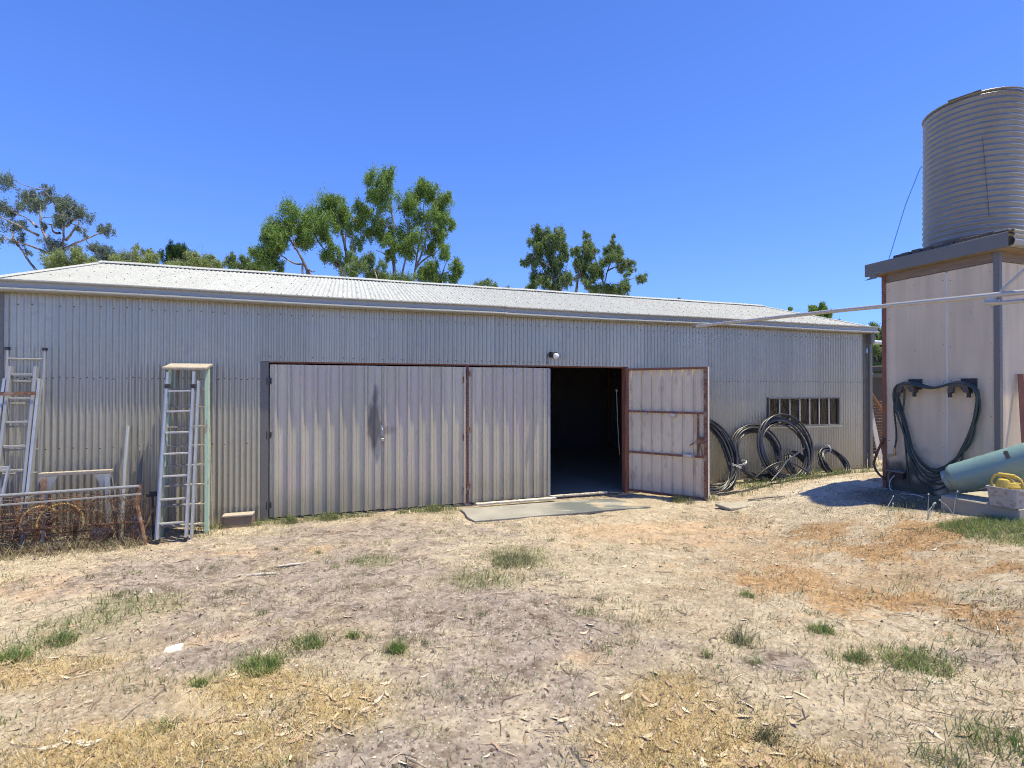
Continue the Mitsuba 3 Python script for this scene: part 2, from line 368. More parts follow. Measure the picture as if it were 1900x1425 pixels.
# ---------------------------------------------------------------- the ground, one sheet out to the horizon
def axis(lo, a, b, hi, fine, grow):
    mid = np.arange(a, b, fine); up, dn, s = [b], [a], fine
    while up[-1] < hi: s = min(s * grow, 40); up.append(up[-1] + s)
    s = fine
    while dn[-1] > lo: s = min(s * grow, 40); dn.append(dn[-1] - s)
    return np.concatenate([dn[1:][::-1], mid, up])
gx = axis(-600, -5.6, 6.4, 600, .026, 1.16); gy = axis(-80, 1.5, 9.2, 900, .021, 1.16)
X, Y = np.meshgrid(gx, gy)
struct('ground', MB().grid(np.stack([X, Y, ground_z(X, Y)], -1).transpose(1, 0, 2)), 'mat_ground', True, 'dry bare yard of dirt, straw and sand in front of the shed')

# ---------------------------------------------------------------- the shed
shed = thing('shed', 'long corrugated galvanised steel shed with pale low gable roof and double doors', 'shed')
PITCH, AMP = .0762, .0125
EAVE_Z, RIDGE_V, RIDGE_Z, BACK_V = 3.44, -3.2, 4.44, -6.4
SLOPE = (RIDGE_Z - EAVE_Z) / (-RIDGE_V + .06)

def corr(u): return AMP * np.cos(2 * np.pi * u / PITCH)

def sheet(u0, u1, zr, v=0.0, place=S, tilt=0.0, per=12):
    """corrugated sheet from u0 to u1; zr(u) gives the list of (z0, z1) stretches of one column"""
    us = np.arange(u0, u1 + 1e-6, PITCH / per); m = MB()
    if us[-1] < u1 - 1e-3: us = np.append(us, u1)
    runs = []; cur = None
    for a, b in zip(us[:-1], us[1:]):
        k = tuple(zr((a + b) / 2))
        if k == cur: runs[-1][1].append(b)
        else: runs.append((k, [a, b])); cur = k
    for k, col in runs:
        col = np.array(col)
        for z0, z1 in k:
            zs = np.linspace(z0, z1, 3)
            P = np.array([[place(c, v + corr(c) - AMP + tilt * (c - u0), z) for z in zs] for c in col])
            m.grid(P)
    return m

OPEN0, OPEN1, HEAD = 3.15, 9.56, 2.43
WU0, WU1, WZ0, WZ1 = 13.0, 15.07, 1.17, 1.81
def front(u):
    if OPEN0 < u < OPEN1: return [(HEAD, 3.36)]
    if WU0 < u < WU1: return [(-.12, WZ0), (WZ1, 3.36)]
    return [(-.12, 3.36)]
random.seed(4)
k, u = 0, 0.0
edges = [0.0]
while edges[-1] < LEN - .01: edges.append(min(edges[-1] + .762, LEN))
for i, (a, b) in enumerate(zip(edges[:-1], edges[1:])):
    b2 = min(b + .045, LEN)
    put('wall_sheet', sheet(a, b2, front, .001 + .0022 * (i % 2), tilt=random.uniform(-.001, .001)), f'mat_wall_{random.randrange(3)}', True, shed)

# end walls, back wall
def endplace(u_fixed):
    return lambda c, off, z: S(u_fixed + (off if u_fixed > 1 else -off), -c, z)
def gable(c):
    top = EAVE_Z + SLOPE * (3.2 - abs(c - 3.2)) - .05
    return [(-.12, round(top / .01) * .01)]
for nm, uf in (('end_wall', 0.0), ('end_wall', LEN)):
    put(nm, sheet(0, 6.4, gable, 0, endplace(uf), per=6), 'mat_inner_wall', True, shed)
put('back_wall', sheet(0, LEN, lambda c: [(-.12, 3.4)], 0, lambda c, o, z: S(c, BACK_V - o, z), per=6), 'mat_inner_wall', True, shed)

# roof sheets, front slope one by one, back slope as one part
def roofsheet(u0, u1, side, lift, per=18):
    us = np.arange(u0, u1 + 1e-6, PITCH / per)
    P = []
    for c in us:
        row = []
        for t in np.linspace(0, 1, 5):
            v = .06 + (RIDGE_V - .06) * t if side > 0 else BACK_V - .06 + (RIDGE_V - BACK_V + .06) * t
            row.append(S(c, v, EAVE_Z + (RIDGE_Z - EAVE_Z) * t + corr(c) * .68 + lift))
        P.append(row)
    return MB().grid(np.array(P))
RU0, RU1 = -.12, LEN + .16
e2 = [RU0]
while e2[-1] < RU1 - .02: e2.append(min(e2[-1] + .762, RU1))
for i, (a, b) in enumerate(zip(e2[:-1], e2[1:])):
    put('roof_sheet', roofsheet(a, min(b + .05, RU1), 1, .0025 * (i % 2)), 'mat_roof', True, shed)
put('back_roof', roofsheet(RU0, RU1, -1, 0, 6), 'mat_roof', True, shed)
m = MB()
cap = [(-.17, -.040), (-.165, -.052), (-.02, .016), (0, .030), (.02, .016), (.165, -.052), (.17, -.040)]
for a, b in ((RU0 - .01, 8.1), (8.06, RU1 + .01)):
    us = np.linspace(a, b, 14)
    m.grid(np.array([[S(c, RIDGE_V + x, RIDGE_Z + z * 1.0 + .018 + (.003 if a > 5 else 0) + .004 * math.sin(c * 3)) for x, z in cap] for c in us]))
put('ridge_cap', m, 'mat_roof', False, shed)
for uf, sg in ((RU0, -1), (RU1, 1)):                                       # barge flashings down both gables
    for v1 in (.06, BACK_V - .06):
        m = MB()
        m.grid(np.array([[S(uf + sg * x, v1 + (RIDGE_V - v1) * t, EAVE_Z + (RIDGE_Z - EAVE_Z) * t + z) for x, z in ((-.10, .016), (.015, .019), (.02, .012), (.02, -.10), (.01, -.105))] for t in np.linspace(0, 1, 6)]))
        put('barge_flashing', m, 'mat_roof', False, shed)
# gutters in two lengths
GP = [(.022, 3.45), (.022, 3.302), (.030, 3.294), (.135, 3.287), (.160, 3.290), (.172, 3.298), (.177, 3.312), (.172, 3.326), (.158, 3.335), (.140, 3.338), (.136, 3.350), (.136, 3.405), (.142, 3.414), (.156, 3.420), (.163, 3.434), (.158, 3.449), (.146, 3.452), (.138, 3.444)]
for a, b, dv in ((-.20, 7.05, 0), (7.02, LEN + .21, .004)):
    us = np.linspace(a, b, 24)
    m = MB().grid(np.array([[S(c, v + dv, z + .006 * math.sin(c * 1.1 + dv * 300) - dv) for v, z in GP] for c in us]))
    for e in (a, b):
        m.prism([(v, z) for v, z in GP], S(e, dv, -dv + .006 * math.sin(e * 1.1 + dv * 300)), S(0, 1, 0) - S(0, 0, 0), [0, 0, 1], (S(1, 0, 0) - S(0, 0, 0)) * .002)
    put('gutter', m, 'mat_gutter', 35, shed)
m = MB()                                                                   # back gutter, plain
m.box(S(LEN / 2, BACK_V - .09, 3.37), (S(1, 0, 0) - S(0, 0, 0)) * (LEN / 2 + .2), (S(0, 1, 0) - S(0, 0, 0)) * .06, [0, 0, .07])
put('gutter', m, 'mat_gutter', False, shed)
eu, ev, ez = S(1, 0, 0) - S(0, 0, 0), S(0, 1, 0) - S(0, 0, 0), np.array([0, 0, 1.0])
# corner flashings
for uc in (0.0, LEN):
    sg = -1 if uc == 0 else 1
    m = MB().box(S(uc + sg * .013 - sg * .045, .012, 1.62), eu * .055, ev * .0035, ez * 1.70).box(S(uc + sg * .022, -.05, 1.62), eu * .003, ev * .064, ez * 1.70)
    put('corner_flashing', m, 'mat_trim', False, shed)
# screws: rows across the sheets
m = MB(); random.seed(7)
hexa = np.arange(6) * np.pi / 3
def screw(m, c, nrm, up, r=.0095, h=.006):
    nrm = np.asarray(nrm, float); a = np.cross(nrm, up); a /= np.linalg.norm(a); b = np.cross(nrm, a)
    ring = np.asarray(c) + r * (np.cos(hexa)[:, None] * a + np.sin(hexa)[:, None] * b)
    V = np.vstack([ring, ring + nrm * h, [np.asarray(c) + nrm * h]]); i = np.arange(6); j = (i + 1) % 6
    m.add(V, np.vstack([np.stack([i, j, j + 6], 1), np.stack([i, j + 6, i + 6], 1), np.stack([i + 6, j + 6, i * 0 + 12], 1)]))
for z in (3.15, 2.16, 1.19, .22, 2.49):
    for kk in range(1, int(LEN / PITCH), 2 if z != 2.16 else 1):
        c = kk * PITCH; inside = OPEN0 < c < OPEN1
        if (inside and z < 2.43) or (not inside and z == 2.49) or (WU0 - .05 < c < WU1 + .05 and z == 1.19) or random.random() < .12: continue
        screw(m, S(c, .003, z + random.uniform(-.012, .012)), ev, ez)
nr = np.cross(eu, S(0, RIDGE_V, RIDGE_Z) - S(0, .06, EAVE_Z)); nr /= np.linalg.norm(nr)
nr = nr if nr[2] > 0 else -nr
for t in (.03, .25, .48, .72, .94):
    for kk in range(0, int(LEN / PITCH), 3):
        c = kk * PITCH
        screw(m, S(c, .06 + (RIDGE_V - .06) * t, EAVE_Z + (RIDGE_Z - EAVE_Z) * t + AMP * .68 + .002), nr, ev, .011, .007)
put('screw', m, 'mat_grime', False, shed, kind='stuff')

# opening: steel head, posts, floor
put('lintel', MB().bar(S(OPEN0 + .02, -.09, 2.445), S(OPEN1 - .01, -.09, 2.445), .09, .075), 'mat_red_oxide', False, shed, 'rust red steel head over the doorways')
put('post', MB().box(S(3.205, -.035, 1.17), eu * .055, ev * .022, ez * 1.25), 'mat_trim', False, shed, 'dark grey steel door jamb')
put('post', MB().box(S(6.385, -.10, 1.16), eu * .03, ev * .05, ez * 1.24), 'mat_red_oxide', False, shed, 'rust red centre post between the double doors')
put('post', MB().box(S(9.53, -.07, 1.17), eu * .032, ev * .06, ez * 1.25), 'mat_red_oxide', False, shed, 'rust red jamb behind the open door')
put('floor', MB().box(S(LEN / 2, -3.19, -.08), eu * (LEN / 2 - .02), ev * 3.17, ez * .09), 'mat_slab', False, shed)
for uc in (0.35, 3.05, 6.385, 9.66, 12.6, 15.5):                                    # portal posts and rafters inside
    for vv in (-.22, -6.15):
        put('frame_post', MB().box(S(uc, vv - (.05 if vv > -1 else 0), 1.68), eu * .04, ev * .07, ez * 1.68), 'mat_red_oxide', False, shed)
    for va, vb in ((-.2, RIDGE_V), (-6.2, RIDGE_V)):
        put('rafter', MB().bar(S(uc, va, 3.36), S(uc, vb, 4.30), .08, .14), 'mat_red_oxide', False, shed)

# door leaves in ribbed sheet
def leaf_profile(w, first):
    pts = [(0, 0)]; c = first
    while c < w - .02:
        for dx, h in ((-.095 + .028, 0), (-.095 + .034, .0035), (-.095 + .050, .0035), (-.095 + .056, 0), (-.028, 0), (-.016, .034), (.016, .034), (.028, 0), (.039, 0), (.045, .0035), (.061, .0035), (.067, 0)):
            x = c + dx
            if pts[-1][0] + 1e-4 < x < w: pts.append((x, h))
        c += .1905
    pts.append((w, 0))
    return pts

def leaf(label, hinge, e, w, first, z0=.03, z1=2.385, inner=False, hinges=(), dent=0):
    """a leaf from the point hinge along the unit vector e; its outer face looks along e x up"""
    e = np.asarray(e, float); out = np.cross(e, [0, 0, 1.0]); h = np.asarray(hinge, float)
    def L(x, y, z): return h + e * x + out * y + ez * z
    pr = leaf_profile(w, first); zs = np.linspace(z0, z1, 7)
    m = MB().grid(np.array([[L(x, y + .004 * math.sin(3 * z + x * 2) * dent, z) for z in zs] for x, y in pr]))
    d = put('door', m, 'mat_door_inner' if inner else 'mat_door', 25, shed, label)
    fr = 'mat_red_oxide'
    for a, b in ((L(0, -.024, z1 - .02), L(w, -.024, z1 - .02)), (L(0, -.024, z0 + .02), L(w, -.024, z0 + .02))):
        put('rail', MB().bar(a, b, .04, .04), fr, False, d)
    for zz in (.80, 1.575):
        put('rail', MB().bar(L(.022, -.021, zz), L(w - .022, -.021, zz), .034, .034), fr, False, d)
    for x in (.02, w - .02):
        put('stile', MB().bar(L(x, -.023, z0 + .042), L(x, -.023, z1 - .042), .04, .04, up=out), fr, False, d)
    return d, L

def hinge(d, L, x, z, w=.055, out=.012):
    m = MB().box(L(x, out, z), L(1, 0, 0) * 0 + (L(1, 0, 0) - L(0, 0, 0)) * w / 2, (L(0, 1, 0) - L(0, 0, 0)) * .012, ez * .045)
    m.tube([L(x - w * .5, out + .012, z - .06), L(x - w * .5, out + .012, z + .06)], .012, 8)
    put('hinge', m, 'mat_dark' if x < .2 and w > .05 else 'mat_rust', 30, d)

VD = -.045
d1, L1 = leaf('left door leaf with dark hand grime along its edge', S(3.275, VD, 0), eu, 1.615, .085, dent=.5)
for z in (2.13, 1.30, .22): hinge(d1, L1, -.005, z, .06)
d2, L2 = leaf('second door leaf with a bolt and padlock', S(4.900, VD + .003, 0), eu, 1.455, .10, dent=.6)
for z in (2.16, 1.17, .24): hinge(d2, L2, 1.44, z, .05, .014)
m = MB().box(L2(.055, .012, 1.32), eu * .030, (L2(0, 1, 0) - L2(0, 0, 0)) * .010, ez * .085)
m.tube([L2(.055, .026, 1.36), L2(.055, .050, 1.34), L2(.055, .050, 1.25), L2(.055, .026, 1.22)], .010, 8)
put('latch', m, 'mat_steel', 30, d2)
m = MB().tube([L2(.04, .05, 1.20), L2(.04, .05, 1.235), L2(.055, .05, 1.25), L2(.07, .05, 1.235), L2(.07, .05, 1.20)], .005, 6)
m.box(L2(.055, .05, 1.175), eu * .024, (L2(0, 1, 0) - L2(0, 0, 0)) * .011, ez * .026, .006)
put('padlock', m, 'mat_steel', 30, d2)
put('meeting_strip', MB().box(S(4.885, VD + .018, 1.21), eu * .045, ev * .0035, ez * 1.165), 'mat_door', False, d1)
d3, L3 = leaf('closed third door leaf beside the dark opening', S(6.412, VD + .002, 0), eu, 1.515, .075, dent=.5)
for z in (2.27, 1.29, .32): hinge(d3, L3, -.004, z, .05, .014)
put('edge_strip', MB().box(S(7.915, VD + .012, 1.205), eu * .026, ev * .004, ez * 1.17), 'mat_steel', False, d3)
# the open leaf: hinged on the right jamb, swung out towards the yard; its inner face shows
eo = np.array([1.217, -.845, 0]); eo /= np.linalg.norm(eo)
h4 = S(9.520, .015, 0)
# outer face looks away from the camera: the leaf runs from its free end back to the hinge
d4, L4 = leaf('door leaf swung open showing its rusty red frame', h4 + eo * 1.50, -eo, 1.50, .05, .05, 2.395, True)
put('edge_strip', MB().box(L4(-.004, -.010, 1.2225), -eo * .0035, (L4(0, 1, 0) - L4(0, 0, 0)) * .040, ez * 1.17), 'mat_white', False, d4, 'pale sheet edge')
put('stile', MB().bar(L4(.045, -.040, .07), L4(.045, -.040, 2.35), .05, .012, up=L4(0, 1, 0) - L4(0, 0, 0)), 'mat_rust', False, d4)
put('stile', MB().bar(L4(.17, -.026, .82), L4(.17, -.026, 1.555), .030, .024, up=L4(0, 1, 0) - L4(0, 0, 0)), 'mat_rust', False, d4)
put('packing_block', MB().box(L4(.60, -.062, 1.525), eo * .045, (L4(0, 1, 0) - L4(0, 0, 0)) * .024, ez * .035, .004), 'mat_pale_timber', False, d4)
put('packing_block', MB().box(L4(.32, -.064, .815), eo * .095, (L4(0, 1, 0) - L4(0, 0, 0)) * .026, ez * .024, .004), 'mat_pale_timber', False, d4)
put('bracket', MB().box(L4(1.12, -.052, 1.545), eo * .04, (L4(0, 1, 0) - L4(0, 0, 0)) * .014, ez * .02), 'mat_steel', False, d4)
m = MB().bar(L4(.30, -.065, 1.00), L4(.14, -.065, 1.115), .022, .022).box(L4(.12, -.06, 1.10), eo * .05, (L4(0, 1, 0) - L4(0, 0, 0)) * .018, ez * .06, .004)
m.bar(L4(.13, -.064, 1.06), L4(.085, -.064, .83), .020, .018)
put('latch_lever', m, 'mat_rust', False, d4)
for z in (.4, 1.25, 2.1):
    put('hinge', MB().tube([L4(1.505, .008, z - .05), L4(1.505, .008, z + .05)], .013, 8), 'mat_rust', 30, d4)

# window with seven panes
win = put('window', MB().box(S((WU0 + WU1) / 2, .0, WZ1 - .012), eu * (WU1 - WU0) / 2, ev * .03, ez * .014)
          .box(S((WU0 + WU1) / 2, .0, WZ0 + .014), eu * (WU1 - WU0) / 2, ev * .03, ez * .016)
          .box(S(WU0 + .014, 0, (WZ0 + WZ1) / 2), eu * .014, ev * .03, ez * (WZ1 - WZ0) / 2 - ez * .031)
          .box(S(WU1 - .014, 0, (WZ0 + WZ1) / 2), eu * .014, ev * .03, ez * (WZ1 - WZ0) / 2 - ez * .031), 'mat_trim', False, shed)
ub = np.linspace(WU0 + .03, WU1 - .03, 8)
for i, c in enumerate(ub[1:-1]):
    put('bar', MB().box(S(c, .004, (WZ0 + WZ1) / 2), eu * .009, ev * .012, ez * ((WZ1 - WZ0) / 2 - .033)), 'mat_white', False, win)
for a, b in zip(ub[:-1], ub[1:]):
    P = np.array([[S(a + .013, -.012, WZ0 + .033), S(a + .013, -.012, WZ1 - .028)], [S(b - .013, -.012, WZ0 + .033), S(b - .013, -.012, WZ1 - .028)]])
    put('pane', MB().grid(P), 'mat_glass', False, win)
put('sill', MB().box(S((WU0 + WU1) / 2, .035, WZ0 - .018), eu * ((WU1 - WU0) / 2 + .03), ev * .045, ez * .013), 'mat_gutter', False, win)

# rain head and downpipe on the far corner
m = MB().box(S(LEN + .075, .06, 3.17), eu * .06, ev * .07, ez * .115, .01).box(S(LEN + .075, .05, 1.6), eu * .045, ev * .034, ez * 1.46, .01)
put('downpipe', m, 'mat_trim', False, shed, 'dark grey downpipe with a rain head on the far corner')

# ---------------------------------------------------------------- things on and against the shed
lamp = thing('wall_lamp', 'black outdoor lamp with clear glass globe above the open doorway', 'lamp')
c = S(7.94, .0, 2.60)
m = MB().box(c + ev * .012 + ez * .03, eu * .045, ev * .012, ez * .05, .006)
m.tube([c + ev * .02 + ez * .04, c + ev * .07 + ez * .05, c + ev * .10 + ez * .035], .018, 8)
put('bracket', m, 'mat_dark', 30, lamp)
ax = eu * .35 + ev * .75 - ez * .45; ax /= np.linalg.norm(ax)
put('hood', MB().lathe([(.0, -.02), (.030, -.02), (.045, .01), (.062, .055), (.064, .062), (.058, .06), (.04, .015)], 20, c + ev * .09 + ez * .04, ax), 'mat_dark', 40, lamp)
put('globe', MB().lathe([(.054 * math.sin(t), .085 - .060 * math.cos(t)) for t in np.linspace(.02, 3.12, 14)], 20, c + ev * .09 + ez * .04, ax), 'mat_bulb', True, lamp)
put('cable', MB().tube([c + eu * -.045 + ev * .012 + ez * .05, c + eu * -.075 + ev * .012 + ez * .0, c + eu * -.08 + ev * .012 - ez * .16], .006, 6), 'mat_dark', True, lamp)

m = MB().tube([S(9.40, -.16, 1.95), S(9.405, -.15, 1.55), S(9.43, -.15, 1.10), S(9.45, -.14, .72)], .0055, 6)
m.box(S(9.40, -.16, 1.97), eu * .018, ev * .012, ez * .018)
single('hanging_cord', m, 'mat_timber', 'pale cord hanging inside the open doorway beside its jamb', 'cord', True)

k = thing('timber_block', 'short brown timber block with paler top against the wall beside the first door', 'block')
put('block', MB().box(S(2.90, .20, .075), eu * .19, ev * .085, ez * .085, .008), 'mat_brown_timber', False, k)
put('top_board', MB().box(S(2.90, .205, .170), eu * .20, ev * .095, ez * .011, .003), 'mat_timber', False, k)

# apron sheet and threshold boards
P = [(6.20, .26), (6.21, .55), (6.19, .80), (6.24, 1.08), (6.9, 1.10), (7.3, 1.085), (7.9, 1.13), (8.6, 1.12), (9.0, 1.165), (9.30, 1.16), (9.18, .85), (8.97, .42), (8.5, .33), (8.2, .30)]
m = MB().prism(P, [P0[0], P0[1], -.022], eu, ev, ez * .034)
single('doorway_slab', m, 'mat_apron', 'thin grey concrete slab with dark oil stains in front of the open doorway', 'slab')
single('threshold_board', MB().bar(S(6.50, .13, .035), S(7.98, .12, .033), .10, .028, ch=.003), 'mat_pale_timber', 'long whitish board lying along the foot of the third door leaf', 'board')
single('threshold_board_001', MB().bar(S(7.93, -.02, .035), S(9.10, -.02, .033), .06, .03, ch=.003), 'mat_pale_timber', 'pale timber strip across the threshold of the open doorway', 'board')

# wooden stepladder: green stiles, grey top
wl = thing('wooden_stepladder', 'old wooden stepladder with pale green stile and grey board on top', 'stepladder')
put('top_board', MB().box((S(2.0, .08, 2.36) + S(2.51, .08, 2.36) + S(2.53, .45, 2.30) + S(2.04, .45, 2.29)) / 4, eu * .265, (S(2.52, .45, 2.29) - S(2.5, .08, 2.36)) / 2 - eu * .01, ez * .016, .004), 'mat_timber', False, wl)
put('stile', MB().bar(S(2.505, .26, 2.30), S(2.552, .44, -.03), .045, .085, up=ev), 'mat_green_paint', False, wl)
put('stile', MB().bar(S(2.06, .26, 2.30), S(1.995, .44, -.03), .045, .085, up=ev), 'mat_green_paint', False, wl)
for i, z in enumerate((2.01, 1.757, 1.48, 1.217, .95, .68, .41, .14)):
    t = 1 - z / 2.3
    a, b = 2.06 - .065 * t + .024, 2.505 + .047 * t - .024
    put('tread', MB().box(S((a + b) / 2, .27 + .18 * t, z), eu * (b - a) / 2, ev * .048, ez * .010), 'mat_timber', False, wl)
for sx, top, bot in ((-1, 2.10, 2.02), (1, 2.47, 2.53)):
    put('rear_leg', MB().bar(S(top, .12, 2.28), S(bot, .10, -.03), .03, .05, up=ev), 'mat_timber', False, wl)

# aluminium ladders
def ladder(key, label, stiles, rungs, mat='mat_alu', w=.028, h=.065, rung=(.032, .022), round_=0, brackets=None):
    k = thing(key, label, 'ladder')
    for i, (a, b) in enumerate(stiles):
        a, b = S(*a), S(*b)
        put('stile', MB().bar(a, b, w, h, up=ev, ch=.003), mat, False, k)
    (a0, a1), (b0, b1) = stiles[0], stiles[1]
    for t in rungs:
        p, q = S(*(np.array(a0) + (np.array(a1) - np.array(a0)) * t)), S(*(np.array(b0) + (np.array(b1) - np.array(b0)) * t))
        e = (q - p) / np.linalg.norm(q - p); p, q = p + e * w * .55, q - e * w * .55
        put('rung', MB().tube([p, q], round_, 8) if round_ else MB().bar(p, q, rung[0], rung[1], ch=.003), mat, 30 if round_ else False, k)
    return k
al = ladder('aluminium_ladder', 'aluminium extension ladder leaning in front of the wooden stepladder', [((2.08, .45, 2.235), (2.065, .76, .045)), ((2.389, .45, 2.245), (2.385, .76, .045))], (.118, .243, .372, .5, .634, .77, .91), h=.07, rung=(.055, .022))
for a, b in (((2.055, .42, 2.12), (2.030, .70, .03)), ((2.437, .42, 2.12), (2.432, .70, -.02))):
    put('stile', MB().bar(S(*a), S(*b), .028, .06, up=ev, ch=.003), 'mat_alu', False, al)
for u_ in (2.08, 2.389):
    put('bracket', MB().box(S(u_, .475, 2.05), eu * .024, ev * .045, ez * .03, .006), 'mat_dark', False, al)
for u_, z_, v_ in ((2.065, .03, .76), (2.385, .03, .76)):
    put('foot', MB().box(S(u_, v_, z_), eu * .02, ev * .04, ez * .025, .006), 'mat_dark', False, al)

ladder('steel_ladder', 'thin galvanised steel ladder standing almost upright at the shed corner', [((.160, .07, 2.53), (.25, .385, 0)), ((.553, .07, 2.53), (.63, .385, 0))], [(2.53 - z) / 2.53 for z in (2.41, 2.11, 1.82, 1.52, 1.22, .92, .62, .32)], 'mat_steel', .022, .035, round_=.0115)
for u_ in (.155, .55): put('end_cap', MB().box(S(u_, .068, 2.545), eu * .022, ev * .024, ez * .02, .005), 'mat_dark', False, 'steel_ladder')
l1 = ladder('wide_stile_ladder', 'weathered aluminium ladder with deep stiles and a rust red crossbar', [((.235, .15, 2.3), (.27, .60, 0)), ((.5, .15, 2.3), (.555, .60, 0))], [(2.3 - z) / 2.3 for z in (2.20, 1.89, 1.585, 1.28, .98, .68, .37)], 'mat_steel', .032, .07, rung=(.04, .028))
for a, b in (((.545, .16, 2.14), (.615, .66, 0)), ((.185, .16, 2.14), (.215, .66, 0))):
    put('stile', MB().bar(S(*a), S(*b), .03, .065, up=ev, ch=.003), 'mat_alu', False, l1)
put('crossbar', MB().bar(S(.17, .29, 1.95), S(.56, .29, 1.955), .012, .045), 'mat_rust', False, l1)
# low red step frame left of the trestle
st = thing('step_frame', 'small grey step frame with red painted lower leg in front of the ladders', 'step')
for u_ in (.02, .40):
    put('leg', MB().bar(S(u_ + .0, .50, 1.05), S(u_ - .03, .62, .50), .02, .035, up=ev), 'mat_alu', False, st)
    put('leg', MB().bar(S(u_ - .03, .62, .495), S(u_ - .055, .70, 0), .024, .04, up=ev), 'mat_red_worn', False, st, 'red lower leg')
put('tread', MB().bar(S(.03, .505, 1.03), S(.39, .505, 1.03), .06, .03), 'mat_alu', False, st)
put('tread', MB().bar(S(.01, .60, .66), S(.36, .60, .66), .06, .03), 'mat_alu', False, st)

# trestle
tr = thing('trestle', 'grey trestle with timber top beam and gusseted steel legs', 'trestle')
put('beam', MB().bar(S(.645, .36, .905), S(1.415, .36, .912), .09, .042, ch=.004), 'mat_timber', False, tr)
for u_, s_ in ((.76, -1), (1.33, 1)):
    mt = 'mat_rust' if s_ < 0 else 'mat_steel'
    put('gusset', MB().prism([(-.10, 0), (.09, 0), (.03, -.13), (.02, -.2), (-.06, -.2), (-.08, -.1)], S(u_, .405, .883), eu * -s_, ez, ev * -.005), 'mat_steel', False, tr)
    for dv in (.0, -.12):
        put('leg', MB().bar(S(u_ + s_ * .045, .36 + (.03 if dv == 0 else -.03), .87), S(u_ + s_ * .11, .36 + (.13 if dv == 0 else -.16), 0), .05, .035, up=ev), mt, False, tr)

single('grey_pipe', MB().tube([S(1.480, .045, 1.48), S(1.52, .25, .95), S(1.575, .52, 0)], .026, 10), 'mat_steel', 'light grey pipe leaning on the wall between trestle and stepladder', 'pipe', 30)
single('dark_pipe', MB().tube([S(1.637, .04, 1.13), S(1.66, .18, .55), S(1.685, .30, 0)], .024, 10), 'mat_trim', 'short dark grey pipe leaning on the wall beside the stepladder', 'pipe', 30)

def spl(P, n):
    from scipy.interpolate import CubicSpline
    P = np.array(P, float); s_ = np.concatenate([[0], np.cumsum(np.linalg.norm(np.diff(P, axis=0), axis=1))])
    return CubicSpline(s_, P)(np.linspace(0, s_[-1], n))

# rusty frames piled at the foot of the ladders
random.seed(21); rng = np.random.default_rng(21)
g1 = thing('rusty_gate', 'rusty wire mesh gate with pipe frame leaning among the scrap', 'gate')
put('top_pipe', MB().tube([S(-.6, .66, .69), S(.41, .68, .715), S(1.84, .70, .745)], .019, 8), 'mat_steel', 30, g1)
put('rail', MB().tube([S(-.6, .72, .30), S(.41, .72, .29), S(1.90, .73, .295)], .011, 8), 'mat_rust', 30, g1)
put('rail', MB().tube([S(-.6, .78, .06), S(1.0, .78, .05), S(1.82, .75, .03)], .012, 8), 'mat_rust', 30, g1)
put('post', MB().bar(S(1.838, .70, .765), S(1.79, .73, -.03), .05, .012, up=ev), 'mat_rust', False, g1)
put('post', MB().bar(S(.86, .68, .70), S(.84, .73, 0), .035, .012, up=ev), 'mat_timber', False, g1)
m = MB()
for i in range(20):
    u_ = -.5 + i * .118 + rng.normal(0, .03) + rng.normal(0, .006)
    m.tube([S(u_, .70, .70), S(u_ + rng.normal(0, .012), .715, .36), S(u_ + rng.normal(0, .02), .74, .04)], .0026, 4, False)
for z in np.linspace(.07, .66, 7):
    m.tube([S(-.5, .70 + (.7 - z) * .05, z + .01), S(.6, .70 + (.7 - z) * .05, z + rng.normal(0, .012)), S(1.2, .70 + (.7 - z) * .05, z + rng.normal(0, .012)), S(1.80, .70 + (.7 - z) * .05, z + .01)], .0026, 4, False)
put('wire_mesh', m, 'mat_rust', False, g1)
m = MB()                                                                   # loose rusty wire tangled through the gate
for i in range(150):
    u_, z_ = rng.uniform(-.4, 1.75), rng.uniform(.05, .55); P = [S(u_, .69, z_)]
    for _ in range(6):
        u_ += rng.normal(0, .09); z_ = min(max(z_ + rng.normal(0, .08), .02), .68); P.append(S(u_, .70 + rng.normal(.02, .04), z_))
    m.tube(spl(P, 22), .0022, 4, False)
put('loose_wire', m, 'mat_rust', False, g1)
g2 = thing('rusty_bed_frame', 'rusty flat steel bed frame behind the mesh gate', 'frame')
for a, b, w_, h_, mt in (((-.4, .55, .655), (1.15, .60, .70), .012, .035, 'mat_rust'), ((-.4, .80, .60), (1.90, .82, .665), .03, .016, 'mat_steel'), ((-.4, .57, .45), (1.1, .6, .47), .012, .03, 'mat_rust'), ((-.35, .58, .17), (1.3, .62, .20), .012, .03, 'mat_rust')):
    put('rail', MB().bar(S(*a), S(*b), w_, h_, up=ev if w_ < .02 else ez), mt, False, g2)
for u_ in (-.2, .10, .30, .52, 1.12):
    put('slat', MB().bar(S(u_ + .03, .60, .66), S(u_, .64, .0), .012, .04, up=eu), 'mat_rust' if u_ != .30 else 'mat_red_worn', False, g2)
for i, (a, b, w_) in enumerate((((1.825, .735, .50), (1.945, .80, -.02), .022), ((1.985, .62, .46), (1.86, .70, .08), .012), ((1.50, .60, .60), (1.62, .72, .0), .012), ((1.40, .58, .42), (1.28, .70, .02), .010), ((.95, .60, .44), (.72, .76, .02), .011))):
    single('rusty_bar' if i == 0 else f'rusty_bar_{i:03d}', MB().tube([S(*a), S(*((np.array(a) + b) / 2 + [.008, 0, 0])), S(*b)], w_, 8), 'mat_rust',
           ['stout rusty bar propped against the end post of the mesh gate', 'thin rusty rod leaning left of the stepladder foot', 'rusty rod among weeds under the right half of the gate', 'thin bent rod inside the scrap pile', 'slanting rusty rod in the middle of the scrap pile'][i], 'bar', 30)
